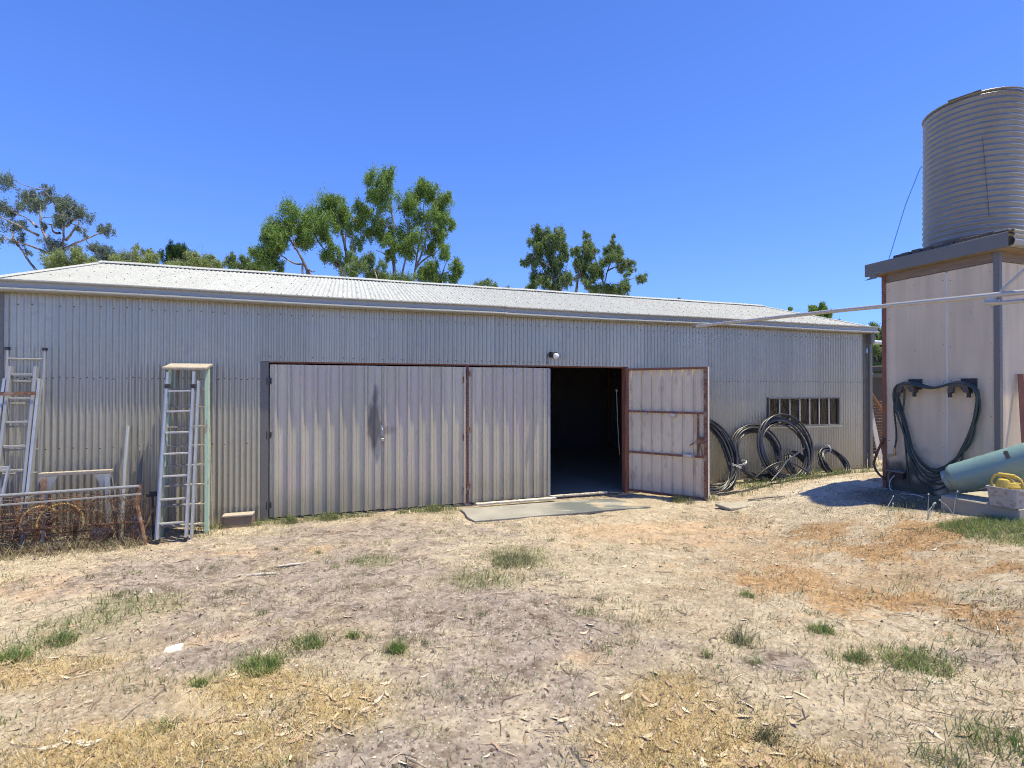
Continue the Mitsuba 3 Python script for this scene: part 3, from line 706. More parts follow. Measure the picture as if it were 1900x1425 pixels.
def ring(cu, cv, cz, r, tube, tilt, a0=0, a1=2 * np.pi, n=40):
    th = np.linspace(a0, a1, n)
    return [S(cu + r * math.cos(t), cv + tilt * math.sin(t), cz + r * math.sin(t)) for t in th]
single('yellow_hoop', MB().tube(ring(1.03, .745, .34, .235, .012, -.05, -.35, 3.3), .012, 8), 'mat_yellow_worn', 'larger worn yellow hoop caught in the rusty mesh', 'hoop', 30)
single('yellow_hoop_001', MB().tube(ring(.82, .735, .37, .19, .012, -.04, .6, 3.5), .011, 8), 'mat_yellow_worn', 'smaller broken yellow hoop left of the larger one', 'hoop', 30)
single('rusty_drum', MB().lathe([(0, 0), (.10, 0), (.105, .01), (.10, .02), (.10, .14), (.105, .15), (.10, .16), (.07, .15), (0, .15)], 20, S(1.42, .56, .14), ev * .9 + ez * .2), 'mat_rust', 'small rusty drum lying low in the scrap pile', 'drum', 30)
m = MB().box(S(1.93, .52, .60), eu * .06, ev * .05, ez * .028, .01).tube([S(1.93, .52, .58), S(1.95, .55, .0)], .014, 6)
single('black_box', m, 'mat_dark', 'flat black box on a peg beside the stepladder foot', 'box')

# pipe coils: each one continuous poly pipe
def coil(key, label, cu, cz, r, n, r_pipe, vtop, vbot, spread, seed, rz=1.0, tail=None, tie=(), jit=.03, drop=0.0):
    rg = np.random.default_rng(seed); k = thing(key, label, 'pipe coil')
    th = np.linspace(0, 2 * np.pi * n, 40 * n + 1); w = np.arange(len(th)) / 40
    knots = np.arange(0, n + 1.01, .5); rr = np.interp(w, knots, r * (1 + rg.normal(0, jit, len(knots))))
    dx = np.interp(w, knots, rg.normal(0, spread, len(knots))); dz = np.interp(w, knots, rg.normal(0, spread, len(knots))); dv = np.interp(w, knots, rg.normal(0, spread * .8, len(knots)))
    s = np.sin(th)
    zz = cz + rz * rr * s + dz
    vv = vbot + (vtop - vbot) * (s + 1) / 2 + dv
    vv = np.maximum(vv, r_pipe + .012)
    P = np.array([S(cu + a * math.cos(t) + b, c_, d_) for a, t, b, c_, d_ in zip(rr, th, dx, vv, zz)])
    gz = ground_z(P[:, 0], P[:, 1]); P[:, 2] = np.maximum(P[:, 2], gz + r_pipe * .6)
    if tail is not None: P = np.vstack([P, np.array([S(*t) for t in tail])])
    put('pipe', MB().tube(P, r_pipe, 8), 'mat_poly', True, k)
    for a in tie:
        c_ = S(cu + r * math.cos(a), vbot + (vtop - vbot) * (math.sin(a) + 1) / 2, cz + rz * r * math.sin(a))
        tg = np.array([-math.sin(a), 0, math.cos(a)]); tg = eu * tg[0] + ez * tg[2]; nn = np.cross(tg, ev)
        rad = spread * 1.9 + r_pipe * 1.6
        m = MB()
        for sh in (-.012, .010):
            m.tube([c_ + tg * sh + rad * (math.cos(q) * nn + math.sin(q) * ev * .8) for q in np.linspace(0, 2 * np.pi, 16)], .006, 5)
        put('tie', m, 'mat_tie', True, k)
coil('pipe_coil', 'tallest thick coil of black poly pipe half hidden behind the open door', 10.97, .73, .68, 20, .0185, .13, .74, .060, 3, 1.0, tie=(-.35,))
coil('pipe_coil_001', 'tall loose coil of black poly pipe leaning left of the window', 12.42, .68, .55, 12, .018, .14, .50, .052, 5, .88, tie=(3.5,), jit=.02)
coil('pipe_coil_002', 'upright loose coil of black pipe overlapping the window corner', 13.02, .76, .62, 9, .019, .25, .58, .048, 8, 1.0, jit=.05, tail=[(12.75, .7, .55), (12.45, .85, .42), (12.1, .95, .24)])
coil('pipe_coil_003', 'small black pipe coil left of the smallest coil below the window', 13.42, .38, .25, 12, .014, .25, .55, .034, 11, 1.0)
coil('pipe_coil_004', 'lowest black pipe coil tied on top under the window sill', 14.44, .38, .31, 14, .016, .20, .58, .040, 13, .9, tie=(1.5,))
def lying(pts, r):
    P = np.array([S(u_, v_, 0) for u_, v_ in pts]); P[:, 2] = ground_z(P[:, 0], P[:, 1]) + r * .9
    return P
lp = thing('lying_pipe', 'black poly pipe lying straight along the ground under the coils', 'pipe')
put('pipe', MB().tube(lying([(u_, .95 - .03 * (u_ - 10.6)) for u_ in np.linspace(10.7, 14.0, 24)], .016), .016, 8), 'mat_poly', True, lp)
put('pipe', MB().tube(lying([(u_, 1.02 - .06 * (u_ - 10.6)) for u_ in np.linspace(10.8, 12.6, 14)], .013), .013, 8), 'mat_poly', True, lp)
P = [S(u_, .62 + .04 * (u_ - 12.7), .20 + .33 * math.sin((u_ - 12.0) / 1.5 * np.pi)) for u_ in np.linspace(12.05, 13.45, 18)]
single('pipe_loop', MB().tube(P, .017, 8), 'mat_poly', 'single low arching loop of black pipe in front of the tall coils', 'pipe', True)
# paving piece and stick near the open door
gz = float(ground_z(3.75, 8.15))
m = MB().box([3.66, 8.02, float(ground_z(3.66, 8.02)) + .006], eu * .30, ev * .17, ez * .022, .006)
single('paving_slab', m, 'mat_concrete', 'flat pale paving slab sunk in the dirt beyond the open door', 'slab')
pts = [(3.95, 8.25), (4.15, 8.02), (4.32, 7.82)]
single('stick', MB().tube([gpt(a, b, .02) for a, b in pts], [.014, .012, .007], 6), 'mat_bark', 'thin dark stick on the pale path near the paving slab', 'stick', True)

# ---------------------------------------------------------------- tank stand
ku, ko = K(1, 0, 0) - K(0, 0, 0), K(0, 1, 0) - K(0, 0, 0)
SW, SD = 1.45, 1.43
ts = thing('tank_stand', 'tall fibro clad tank stand with overhanging slab roof', 'tank stand')
def pan(m, s0, s1, o0, o1, z0, z1, t=.006):
    if s0 == s1: m.box(K(s0, (o0 + o1) / 2, (z0 + z1) / 2), ku * t / 2, ko * abs(o1 - o0) / 2, ez * (z1 - z0) / 2)
    else: m.box(K((s0 + s1) / 2, o0, (z0 + z1) / 2), ku * abs(s1 - s0) / 2, ko * t / 2, ez * (z1 - z0) / 2)
    return m
for a, b in ((-.055, -.568), (-.580, -1.385)):
    put('panel', pan(MB(), .012, .012, a, b, .38, 3.62), 'mat_fibro', False, ts)
for a, b in ((.055, .70), (.712, 1.40)):
    put('panel', pan(MB(), a, b, -.012, -.012, .38, 3.62), 'mat_fibro', False, ts)
put('panel', pan(MB(), SW - .012, SW - .012, -.05, -1.38, .38, 3.62), 'mat_fibro', False, ts)
put('panel', pan(MB(), .05, 1.40, -SD + .012, -SD + .012, .38, 3.62), 'mat_fibro', False, ts)
put('cover_strip', MB().box(K(.0065, -.574, 2.14), ku * .004, ko * .013, ez * 1.455), 'mat_white', False, ts)
put('cover_strip', MB().box(K(.706, -.0065, 2.10), ku * .013, ko * .004, ez * 1.40), 'mat_white', False, ts)
for s_, o_ in ((.0, .0), (SW, 0), (0, -SD), (SW, -SD)):
    a = 1 if s_ == 0 else -1; b = -1 if o_ == 0 else 1
    m = MB().box(K(s_ + a * .026, o_ - b * .002, 2.02), ku * .028, ko * .004, ez * 1.74).box(K(s_ - a * .002, o_ + b * .026, 2.02), ku * .004, ko * .028, ez * 1.74)
    put('corner_post', m, 'mat_trim' if o_ == 0 else 'mat_red_oxide', False, ts)
put('beam', MB().box(K(.045, -SD / 2, 3.69), ku * .035, ko * (SD / 2 - .01), ez * .062), 'mat_brown_timber', False, ts)
put('beam', MB().box(K(SW / 2, -.045, 3.69), ku * (SW / 2 - .085), ko * .035, ez * .062), 'mat_brown_timber', False, ts)
put('soffit', MB().box(K(SW / 2, -SD / 2 + .0, 3.765), ku * (SW / 2 + .085), ko * (SD / 2 + .125), ez * .012), 'mat_brown_timber', False, ts)
put('slab', MB().box(K(SW / 2, -SD / 2, 3.855), ku * (SW / 2 + .088), ko * (SD / 2 + .128), ez * .076), 'mat_concrete', False, ts)
# sheet metal fascia: folded lip and drip edge, with an open mitre at the far end
fp = [(.03, 3.945), (-.004, 3.948), (-.010, 3.94), (-.010, 3.765), (-.004, 3.757), (.02, 3.755)]
m = MB().grid(np.array([[K(-.092 + x, o_, z) for x, z in fp] for o_ in np.linspace(.145, -1.62, 8)]))
put('fascia', m, 'mat_trim', False, ts, 'grey sheet metal fascia along the shaded side')
m = MB().prism([(0, 0), (.19, .0), (.19, .055), (.045, .065), (.085, .03)], K(-.100, -1.625, 3.70), ko, ez, ku * .003)
put('fascia_flap', m, 'mat_trim', False, ts)
fp2 = [(0, 3.955), (.06, 3.965), (.075, 3.945), (.055, 3.925), (.075, 3.895), (.055, 3.865), (.075, 3.83), (.06, 3.775), (.0, 3.765)]
m = MB().grid(np.array([[K(s_, .135 + x, z) for x, z in fp2] for s_ in np.linspace(-.095, 1.55, 6)]))
put('gutter', m, 'mat_gutter', False, ts, 'bright ribbed gutter on the sunny side')
random.seed(31)
for i in range(10):                                                        # old boards under the tank, ends showing
    o_ = .02 - i * .136
    put('deck_board', MB().box(K(SW / 2 - .02 + random.uniform(-.03, .03), o_ - .02, 3.978), ku * (SW / 2 - .02), ko * .062, ez * (.040 + random.uniform(-.008, .008)), .006), 'mat_grime', False, ts, None)
put('flat_sheet', MB().box(K(.30, -1.47, 3.952), ku * .36, ko * .12, ez * .004), 'mat_trim', False, ts)
put('flat_sheet', MB().box(K(.35, .05, 3.990), ku * .40, ko * .07, ez * .006), 'mat_steel', False, ts)
put('footing', MB().box(K(SW / 2, -SD / 2, .42), ku * (SW / 2 - .02), ko * (SD / 2 - .02), ez * .16), 'mat_concrete', False, ts)
m = MB(); random.seed(12)
for o_ in (-.09, -.30, -.53, -.62, -.98, -1.34):
    for z in np.arange(.75, 3.6, .46):
        if random.random() < .75: screw(m, K(.0085, o_, z + random.uniform(-.03, .03)), -ku, ez, .006, .003)
put('nail', m, 'mat_grime', False, ts, kind='stuff')

# ---------------------------------------------------------------- corrugated tank
wt = thing('water_tank', 'round corrugated galvanised water tank standing on the fibro clad stand', 'water tank')
TC = np.array([6.64, 7.10]); TR, TZ0, TZ1 = .55, 4.030, 6.03
lean = np.array([.012, 0, 1.0])
zs = np.arange(0, TZ1 - TZ0 + 1e-6, .078 / 10)
prof = [(TR + .0095 * math.cos(2 * np.pi * z / .078), z) for z in zs]
tb = np.array([TC[0], TC[1], TZ0])
put('body', MB().lathe(prof, 96, tb, lean), 'mat_tank', True, wt)
put('rim', MB().tube([tb + lean * (TZ1 - TZ0) + np.array([(TR + .012) * math.cos(a), (TR + .012) * math.sin(a), 0]) for a in np.linspace(0, 2 * np.pi, 73)[:-1]], .011, 8, closed=True), 'mat_tank', True, wt)
put('top', MB().lathe([(TR, .0), (TR * .6, .02), (.0, .035)], 48, tb + lean * (TZ1 - TZ0 - .01), lean), 'mat_tank', True, wt)
put('bottom', MB().lathe([(0, 0), (TR, 0)], 48, tb + ez * .004, lean), 'mat_tank', False, wt)
a = math.radians(205)
put('cover_sheet', MB().box(tb + lean * (TZ1 - TZ0 + .012) + np.array([-.34, -.26, .006]), [.11, -.13, .002], [.12, .10, .006], [0, 0, .003]), 'mat_tank', False, wt)
a = math.radians(238)
m = MB().tube([tb + np.array([math.cos(a + .1 * t) * (TR + .014), math.sin(a + .1 * t) * (TR + .014), 1.38 - 1.0 * t]) for t in np.linspace(0, 1.1, 8)], .0025, 5)
put('wire', m, 'mat_dark', False, wt)
single('blue_rope', MB().tube([[6.235, 7.47, 5.40], [6.22, 7.50, 5.36], [6.08, 7.60, 4.85], [5.885, 7.72, 3.96]], .005, 5), 'mat_rope', 'thin blue rope stretched from the tank side down to the slab corner', 'rope', True)

# ---------------------------------------------------------------- hose on its two hangers
def hanger(key, label, o_):
    k = thing(key, label, 'hose hanger')
    th = np.linspace(math.radians(-15), math.radians(195), 15)
    a_ = np.array([[K(-.004 - d_, o_ + .115 * math.cos(t) * sc, 1.985 + .125 * math.sin(t) * sc) for t in th] for d_, sc in ((0, .92), (.02, .92), (.10, .92), (.115, 1.05), (.118, 1.05), (.118, .50), (.104, .50), (.104, .89), (.02, .89), (0, .89))])
    put('saddle', MB().grid(a_), 'mat_grime', 35, k)
    put('back_plate', MB().box(K(-.003, o_ + .06, 2.075), ku * .003, ko * .09, ez * .075), 'mat_dark', False, k)
    put('lip', MB().box(K(-.10, o_ - .10, 1.93), ku * .012, ko * .022, ez * .03, .004).box(K(-.10, o_ + .11, 1.93), ku * .012, ko * .022, ez * .03, .004), 'mat_dark', False, k)
    return k
hanger('hose_hanger', 'dark saddle hanger holding the far side of the garden hose', -1.03)
hanger('hose_hanger_001', 'dark saddle hanger holding the near side of the garden hose', -.38)
gh = thing('garden_hose', 'long dark green hose looped over two hangers on the fibro wall', 'hose')
rg = np.random.default_rng(17)
H = [(.06, -1.22, 1.12), (.06, -1.215, 1.60), (.06, -1.18, 1.95)]
for i in range(7):
    dpt = .03 + .014 * i; low = (.86, .70, .90, .78, .62, .84, .74)[i]; j = rg.normal(0, .016, 8)
    H += [(dpt, -1.13 + j[0], 2.075), (dpt, -1.03, 2.105 - .004 * i), (dpt, -.70, 2.03 + j[1] * .3), (dpt, -.38, 2.105 - .004 * i), (dpt, -.235 + j[2] * .6, 2.04),
          (dpt, -.205 + j[3], 1.72), (dpt, -.32 + j[4], 1.25), (dpt + .02, -.47 + j[5], low + .16), (dpt + .03, -.68 + j[6], low), (dpt + .02, -.90 + j[7], low + .16), (dpt, -1.06 + j[0], 1.35), (dpt, -1.14 + j[1], 1.72)]
H += [(.10, -1.12, 1.95), (.10, -1.08, 2.0), (.05, -1.10, 1.72), (.04, -1.09, 1.3), (.04, -1.06, .9), (.05, -1.03, .62)]
put('hose', MB().tube(spl([K(-d_, o_, z_) for d_, o_, z_ in H], 1200), .0125, 7), 'mat_hose', True, gh)
m = MB().tube([K(-.06, -1.22, 1.135), K(-.06, -1.22, 1.06)], [.013, .016], 10).tube([K(-.06, -1.215, 1.085), K(-.06, -1.222, 1.03), K(-.062, -1.27, 1.012), K(-.064, -1.31, 1.008)], [.014, .015, .014, .02], 10)
put('nozzle', m, 'mat_brass', 40, gh, 'brass nozzle on the free end')
m = MB().box(K(-.10, -.60, .86), ku * .018, ko * .05, ez * .016, .005).tube([K(-.10, -.555, .85), K(-.10, -.58, .89)], .012, 8)
put('clip', m, 'mat_dark', False, gh)

so = thing('outdoor_socket', 'dark socket box with bent conduit and pale lead low on the fibro wall', 'socket')
put('box', MB().box(K(-.035, -1.16, .735), ku * .035, ko * .06, ez * .045, .008), 'mat_dark', False, so)
put('hood', MB().box(K(-.045, -1.20, .785), ku * .05, ko * .13, ez * .010, .004), 'mat_trim', False, so)
put('conduit', MB().tube(spl([K(-.03, -1.13, .77), K(-.035, -1.27, .775), K(-.04, -1.31, .74), K(-.04, -1.305, .62), K(-.04, -1.30, .45)], 20), .017, 8), 'mat_trim', True, so)
put('lead', MB().tube(spl([K(-.05, -1.20, .73), K(-.06, -1.27, .66), K(-.07, -1.29, .56), K(-.14, -1.20, .50), K(-.26, -.95, .515), K(-.33, -.66, .53)], 30), .007, 6), 'mat_tie', True, so, 'pale lead curving along the ground')
single('brown_hose', MB().tube(spl([K(-.02, -1.40, 1.26), K(-.04, -1.46, 1.10), K(-.05, -1.51, .95), K(-.05, -1.53, .84), K(-.04, -1.48, .72), K(-.02, -1.39, .64)], 24), .017, 8), 'mat_brownhose', 'brown hose bending out past the far edge of the fibro wall', 'hose', True)
single('leaning_pole', MB().bar(K(.10, .22, .55), K(.36, .03, 2.2), .05, .035), 'mat_red_oxide', 'reddish brown pole leaning on the sunny wall of the tank stand', 'pole')

# ---------------------------------------------------------------- plinth, gas cylinder, bucket
m = MB().box(K(-.47, .27, .61), ku * .48, ko * .37, ez * .115, .012)
single('concrete_plinth', m, 'mat_concrete', 'low concrete plinth under the leaning gas cylinder and the grey bucket', 'plinth')
gc = thing('gas_cylinder', 'faded blue green gas cylinder lying propped against the stand', 'gas cylinder')
ga = np.array([5.42, 6.02, .915]); gd = np.array([.50, -.72, .45]); gd /= np.linalg.norm(gd); R = .178
pr = [(0, -.075), (.08, -.070), (.135, -.05), (.166, -.022), (R, .012)] + [(R, z) for z in (.06, .2, .4, .6, .72)] + [(R * math.cos(t), .74 + .11 * math.sin(t)) for t in np.linspace(.15, 1.5, 8)]
put('body', MB().lathe(pr, 40, ga, gd), 'mat_gas', True, gc)
for h_ in (.0, .28, .56):
    put('weld_band', MB().lathe([(R + .0005, h_ - .006), (R + .003, h_), (R + .0005, h_ + .006)], 40, ga + gd * .02, gd), 'mat_gas', True, gc)
put('collar', MB().lathe([(.085, .82), (.092, .83), (.092, .95), (.086, .95), (.085, .83)], 24, ga, gd, 0, 5.2), 'mat_gas', 40, gc)
put('valve', MB().tube([ga + gd * .84, ga + gd * .91], .022, 10), 'mat_brass', 40, gc)
sd_ = np.cross(gd, [0, 0, 1.0]); sd_ /= np.linalg.norm(sd_); up_ = np.cross(sd_, gd)
fl = -sd_ if np.dot(-sd_, [0 - ga[0], 0 - ga[1], 0]) > 0 else sd_
nrm = fl * .80 + up_ * .60
put('label_patch', MB().box(ga + gd * .58 + nrm * (R + .001), gd * .018, np.cross(gd, nrm) * .05, nrm * .002), 'mat_dark', False, gc)
put('foot_ring', MB().lathe([(.125, -.10), (.132, -.10), (.132, -.02), (.125, -.02)], 28, ga, gd), 'mat_gas', 40, gc)
single('timber_prop', MB().box(K(-.30, .55, .80), ku * .24, ko * .07, ez * .073, .006).box(K(-.32, .54, .90), ku * .20, ko * .06, ez * .026, .006), 'mat_grime', 'dark timber prop under the raised end of the gas cylinder', 'timber')
bk = thing('mop_bucket', 'grey mop bucket with yellow wringer on the plinth edge', 'bucket')
bc = K(-.90, .515, .727)
def tub(z0, z1, a0, b0, a1, b1, t=.006):
    from shapely.geometry import box as sbox
    m = MB(); rings = []
    for z, a_, b_ in ((z0, a0, b0), (z1, a1, b1), (z1, a1 - t, b1 - t), (z0 + t, a0 - t, b0 - t)):
        c_ = .035; pts = []
        for sx, sy, q in ((1, 1, 0), (-1, 1, 1), (-1, -1, 2), (1, -1, 3)):
            for w_ in np.linspace(0, np.pi / 2, 5):
                an = q * np.pi / 2 + w_
                pts.append(bc + ku * (sx * (a_ - c_) + c_ * math.cos(an)) + ko * (sy * (b_ - c_) + c_ * math.sin(an)) + ez * z)
        rings.append(pts + pts[:1])
    m.grid(np.array(rings)[:, ::-1])
    inn = np.array(rings[-1][:-1]); n_ = len(inn); m.add(np.vstack([inn, [inn.mean(0)]]), [[i, (i + 1) % n_, n_] for i in range(n_)])
    return m
put('tub', tub(0, .19, .10, .115, .118, .133), 'mat_bucket', 30, bk)
put('rim', tub(.186, .210, .125, .140, .125, .140, .012), 'mat_bucket', 30, bk)
m = MB().lathe([(.0, .0), (.085, .0), (.078, .05), (.062, .09), (.040, .10), (0, .103)], 24, bc + ez * .200 + ko * -.01, ez)
m.lathe([(.07, .0), (.08, .02), (.06, .06), (.03, .065), (.0, .066)], 16, bc + ez * .205 + ko * .055, ez)
put('wringer', m, 'mat_yellow', 40, bk, 'yellow wringer cone')
put('grip', MB().tube([bc + ko * -.07 + ez * .335, bc + ko * .07 + ez * .335], .024, 12), 'mat_yellow', 40, bk, 'yellow grip')
put('handle', MB().tube(spl([bc + ko * -.128 + ez * .20, bc + ko * -.128 + ez * .28, bc + ko * -.10 + ez * .322, bc + ko * .0 + ez * .335, bc + ko * .10 + ez * .322, bc + ko * .128 + ez * .28, bc + ko * .128 + ez * .20], 30), .011, 8), 'mat_yellow', True, bk)

# ---------------------------------------------------------------- clothesline reaching in from the right
cl = thing('clothesline', 'grey metal rotary clothesline arm reaching across the sky in front of the stand', 'clothesline')
tip, hub, head, jt = np.array([.89, 2.40, 2.3275]), np.array([1.67, 1.06, 2.2925]), np.array([1.67, 1.06, 2.79]), np.array([1.43, 1.4725, 2.2825])
put('arm', MB().tube([tip, tip * .6 + hub * .4 + ez * .004, hub], [.0065, .0075, .008], 10), 'mat_line', True, cl)
put('lower_tube', MB().tube([jt - [0, 0, .002], hub + [0, 0, -.028]], .0064, 10), 'mat_line', True, cl)
put('brace', MB().tube(spl([jt + [0, 0, .005], jt * .86 + head * .14 + [.0, .0, .006], jt * .5 + head * .5 + [0, 0, .005], head], 16), .0048, 8), 'mat_line', True, cl)
m = MB().tube([jt + [-.006, .010, .003], jt + [.01, -.015, .0]], .0085, 10).box(jt + [0, 0, .009], [.006, -.01, 0], [.005, .003, 0], [0, 0, .011], .002)
put('joint', m, 'mat_steel', 30, cl)
put('end_cap', MB().tube([tip + [-.004, .007, 0], tip + [.005, -.009, 0]], .008, 10), 'mat_trim', 30, cl)
put('mast', MB().tube([[1.67, 1.06, .2], [1.67, 1.06, 2.25], [1.67, 1.06, 2.82]], .022, 12), 'mat_line', 30, cl)

# ---------------------------------------------------------------- beyond the far corner of the shed
single('rain_pipe', MB().tube([S(LEN + .10, .05, 3.10), [9.1, 12.2, 3.14], [10.4, 12.9, 3.17]], .055, 12), 'mat_pvc', 'pale green plastic pipe running level from the shed corner behind the stand', 'pipe', True)
wt2 = thing('concrete_tank', 'weathered grey concrete tank with pale rim behind the shed corner', 'water tank')
put('wall', MB().lathe([(1.7, 0), (1.7, 2.32)], 48, (11.9, 14.9, 0)), 'mat_slab', True, wt2)
put('rim', MB().lathe([(1.7, 2.32), (1.78, 2.32), (1.78, 2.42), (0, 2.46)], 48, (11.9, 14.9, 0)), 'mat_concrete', 30, wt2)
put('lid', MB().box([10.75, 14.2, 2.56], [.35, .1, 0], [-.1, .35, 0], [0, 0, .09], .02), 'mat_slab', False, wt2)
wm = thing('wire_panel', 'rusty wire mesh panel standing in the gap past the shed corner', 'mesh panel')
wa, wb = np.array([9.2, 12.95, 0]), np.array([10.3, 13.3, 0])
m = MB()
for t in np.linspace(0, 1, 16): m.tube([wa + (wb - wa) * t + ez * -.05, wa + (wb - wa) * t + ez * 1.68], .006, 4, False)
for z in np.linspace(.05, 1.66, 22): m.tube([wa + ez * z, wb + ez * z], .005, 4, False)
put('mesh', m, 'mat_rust', False, wm)
for t in (0, 1): put('post', MB().tube([wa + (wb - wa) * t - ez * .1, wa + (wb - wa) * t + ez * 1.75], .03, 8), 'mat_rust', 30, wm)
single('red_board', MB().bar([9.30, 12.92, 2.05], [10.05, 12.95, .9], .09, .03), 'mat_orange_board', 'weathered orange board leaning slantwise across the gap past the shed', 'board')
single('white_board', MB().bar([9.14, 12.6, 1.55], [9.32, 12.42, .0], .10, .03, up=(0, 1, 0)), 'mat_white', 'white painted board standing in front of the wire mesh panel', 'board')
# white piece half buried in the yard
m = MB().box([-2.47, 3.61, .105], [.058, .02, .012], [-.018, .045, .0], [-.008, 0, .030], .022)
single('white_tub', m, 'mat_white', 'white plastic tub half buried in the dirt hollow', 'tub', 40)
for i, (a, b, c_, d_, l_) in enumerate(((-2.62, 5.18, .13, .25, 'pale bark strip on the dark dirt in front of the gate'), (-2.45, 5.50, .14, .3, 'pale bark strip lying nearest to the stepladder'))):
    m = MB().tube([gpt(a - c_, b - .06, .012), gpt(a, b, .016), gpt(a + c_, b + .05, .012)], [.008, .016, .007], 6)
    single('bark_strip' + ('' if i == 0 else f'_{i:03d}'), m, 'mat_pale_timber', l_, 'bark strip', True)

# ---------------------------------------------------------------- trees
LEAF = {'olive': ((.225, .36, .085), (.31, .42, .13), (.13, .23, .065)), 'blue': ((.19, .255, .175), (.27, .33, .24), (.12, .165, .125)),
        'light': ((.30, .38, .14), (.40, .45, .22), (.19, .26, .09)), 'dark': ((.055, .12, .038), (.09, .17, .055), (.035, .075, .028)),
        'deep': ((.21, .31, .11), (.30, .38, .16), (.12, .20, .08))}
def leaves(m, rg, clumps, y0, depth, n_, size, tone, droop=.75, wide=.24, y_of=None):
    C = np.array(clumps, float); area = C[:, 2] ** 2
    cnt = np.maximum(40, (1.9 * n_ * area / area.sum())).astype(int); tops = []
    A, B, Cc = (np.array(t) for t in LEAF[tone])
    for (x, z, r), k in zip(C, cnt):
        yc = y0 + (rg.uniform(-1, 1) * depth if y_of is None else y_of(x, z))
        tops.append((x, yc, z))
        ns = max(7, int(14 * min(r, 1.2) + 6)); r = r * (1.12 if tone == 'blue' else 1.14); z = z - r * .36
        dirs = rg.normal(size=(ns, 3)); dirs /= np.linalg.norm(dirs, axis=1, keepdims=True)
        sub = np.array([x, yc, z]) + dirs * [1.1, 1.1, .95] * r * rg.uniform(.2, 1.05, (ns, 1))
        w = rg.integers(0, ns, k)
        p = sub[w] + rg.normal(0, r * .17, (k, 3)) * [1, 1, 1.55] - [0, 0, r * .1]
        d = rg.normal(size=(k, 3)); d[:, 2] -= droop * 1.1; d /= np.linalg.norm(d, axis=1, keepdims=True)
        s = np.cross(d, rg.normal(size=(k, 3))); s /= np.linalg.norm(s, axis=1, keepdims=True) + 1e-9
        L = size * .82 * rg.uniform(.5, 1.35, (k, 1)); W = L * wide
        V = np.stack([p - d * L / 2, p + s * W / 2, p + d * L / 2, p - s * W / 2], 1).reshape(-1, 3)
        t = rg.uniform(0, 1, (k, 1)); q = rg.uniform(0, 1, (k, 1)) < .25
        col = np.where(q, Cc, A * (1 - t) + B * t) * (rg.uniform(.85, 1.15, (ns, 1))[w])
        i = np.arange(k) * 4
        m.add(V, np.stack([i, i + 1, i + 2, i + 3], 1), np.repeat(col, 4, 0))
    return tops

def tree(name, label, cat, y0, clumps, limbs, n_, size, tone, seed, depth=None, r0=.11, group=None, droop=.75, wide=.24, twig=True):
    rg = np.random.default_rng(seed); k = thing(name, label, cat, group)
    C = np.array(clumps); sp = (C[:, 0].max() - C[:, 0].min()) * .38 if depth is None else depth
    yo = {}
    lines = []
    for i, l in enumerate(limbs):
        P = np.array([(x, y0, z) for x, z in l]); b = rg.uniform(-1, 1) * sp * .8
        P[:, 1] += b * np.linspace(0, 1, len(P)) ** 1.5 if i else np.linspace(0, 1, len(P)) * b * .5
        lines.append(P)
    allp = np.vstack([spl(P, 24) if len(P) > 2 else np.linspace(P[0], P[1], 16) for P in lines])
    def y_of(x, z):
        j = np.argmin((allp[:, 0] - x) ** 2 + (allp[:, 2] - z) ** 2 + .3 * np.abs(allp[:, 2] - z))
        return allp[j, 1] - y0 + rg.normal(0, .35) * min(sp, 1.6)
    crown = MB(); tops = leaves(crown, rg, clumps, y0, sp, n_, size, tone, droop, wide, y_of)
    for i, P in enumerate(lines):
        rr = r0 if i == 0 else r0 * .62
        n2 = max(10, len(P) * 5); Q = spl(P, n2) if len(P) > 2 else np.linspace(P[0], P[1], 8)
        base_low = P[0][2] > .5 and (i == 0 or P[0][2] <= min(l[0][2] for l in lines) + .6)
        wob = np.cumsum(rg.normal(0, .012, Q.shape), 0); wob[0] = 0; Q = Q + wob
        rad = np.linspace(rr, rr * .25, len(Q))
        if base_low:
            g = np.array([[P[0][0] + rg.uniform(-.3, .3), y0, -.2], [P[0][0] + rg.uniform(-.15, .15), y0, P[0][2] * .5]])
            Q = np.vstack([g, Q]); rad = np.concatenate([[rr * 1.8, rr * 1.35], rad])
        put('trunk' if i == 0 else 'limb', MB().tube(Q, rad, 8, False), 'mat_bark', True, k)
    if twig:
        tw = MB()
        for t in tops:
            t = np.array(t); j = np.argmin(np.linalg.norm((allp - t) * [1, 1, 1], axis=1) + .4 * np.maximum(0, allp[:, 2] - t[2]))
            a = allp[j]; mid = (a + t) / 2 + rg.normal(0, .12, 3)
            tw.tube(spl([a, mid, t], 7), np.linspace(r0 * .26, r0 * .07, 7), 5, False)
            for _ in range(3):
                e = t + rg.normal(0, .28, 3); tw.tube([mid * .3 + t * .7, e], [r0 * .09, r0 * .04], 4, False)
        put('twig', tw, 'mat_bark', False, k, kind='stuff')
    put('crown', crown, 'mat_leaf', False, k)
    return k

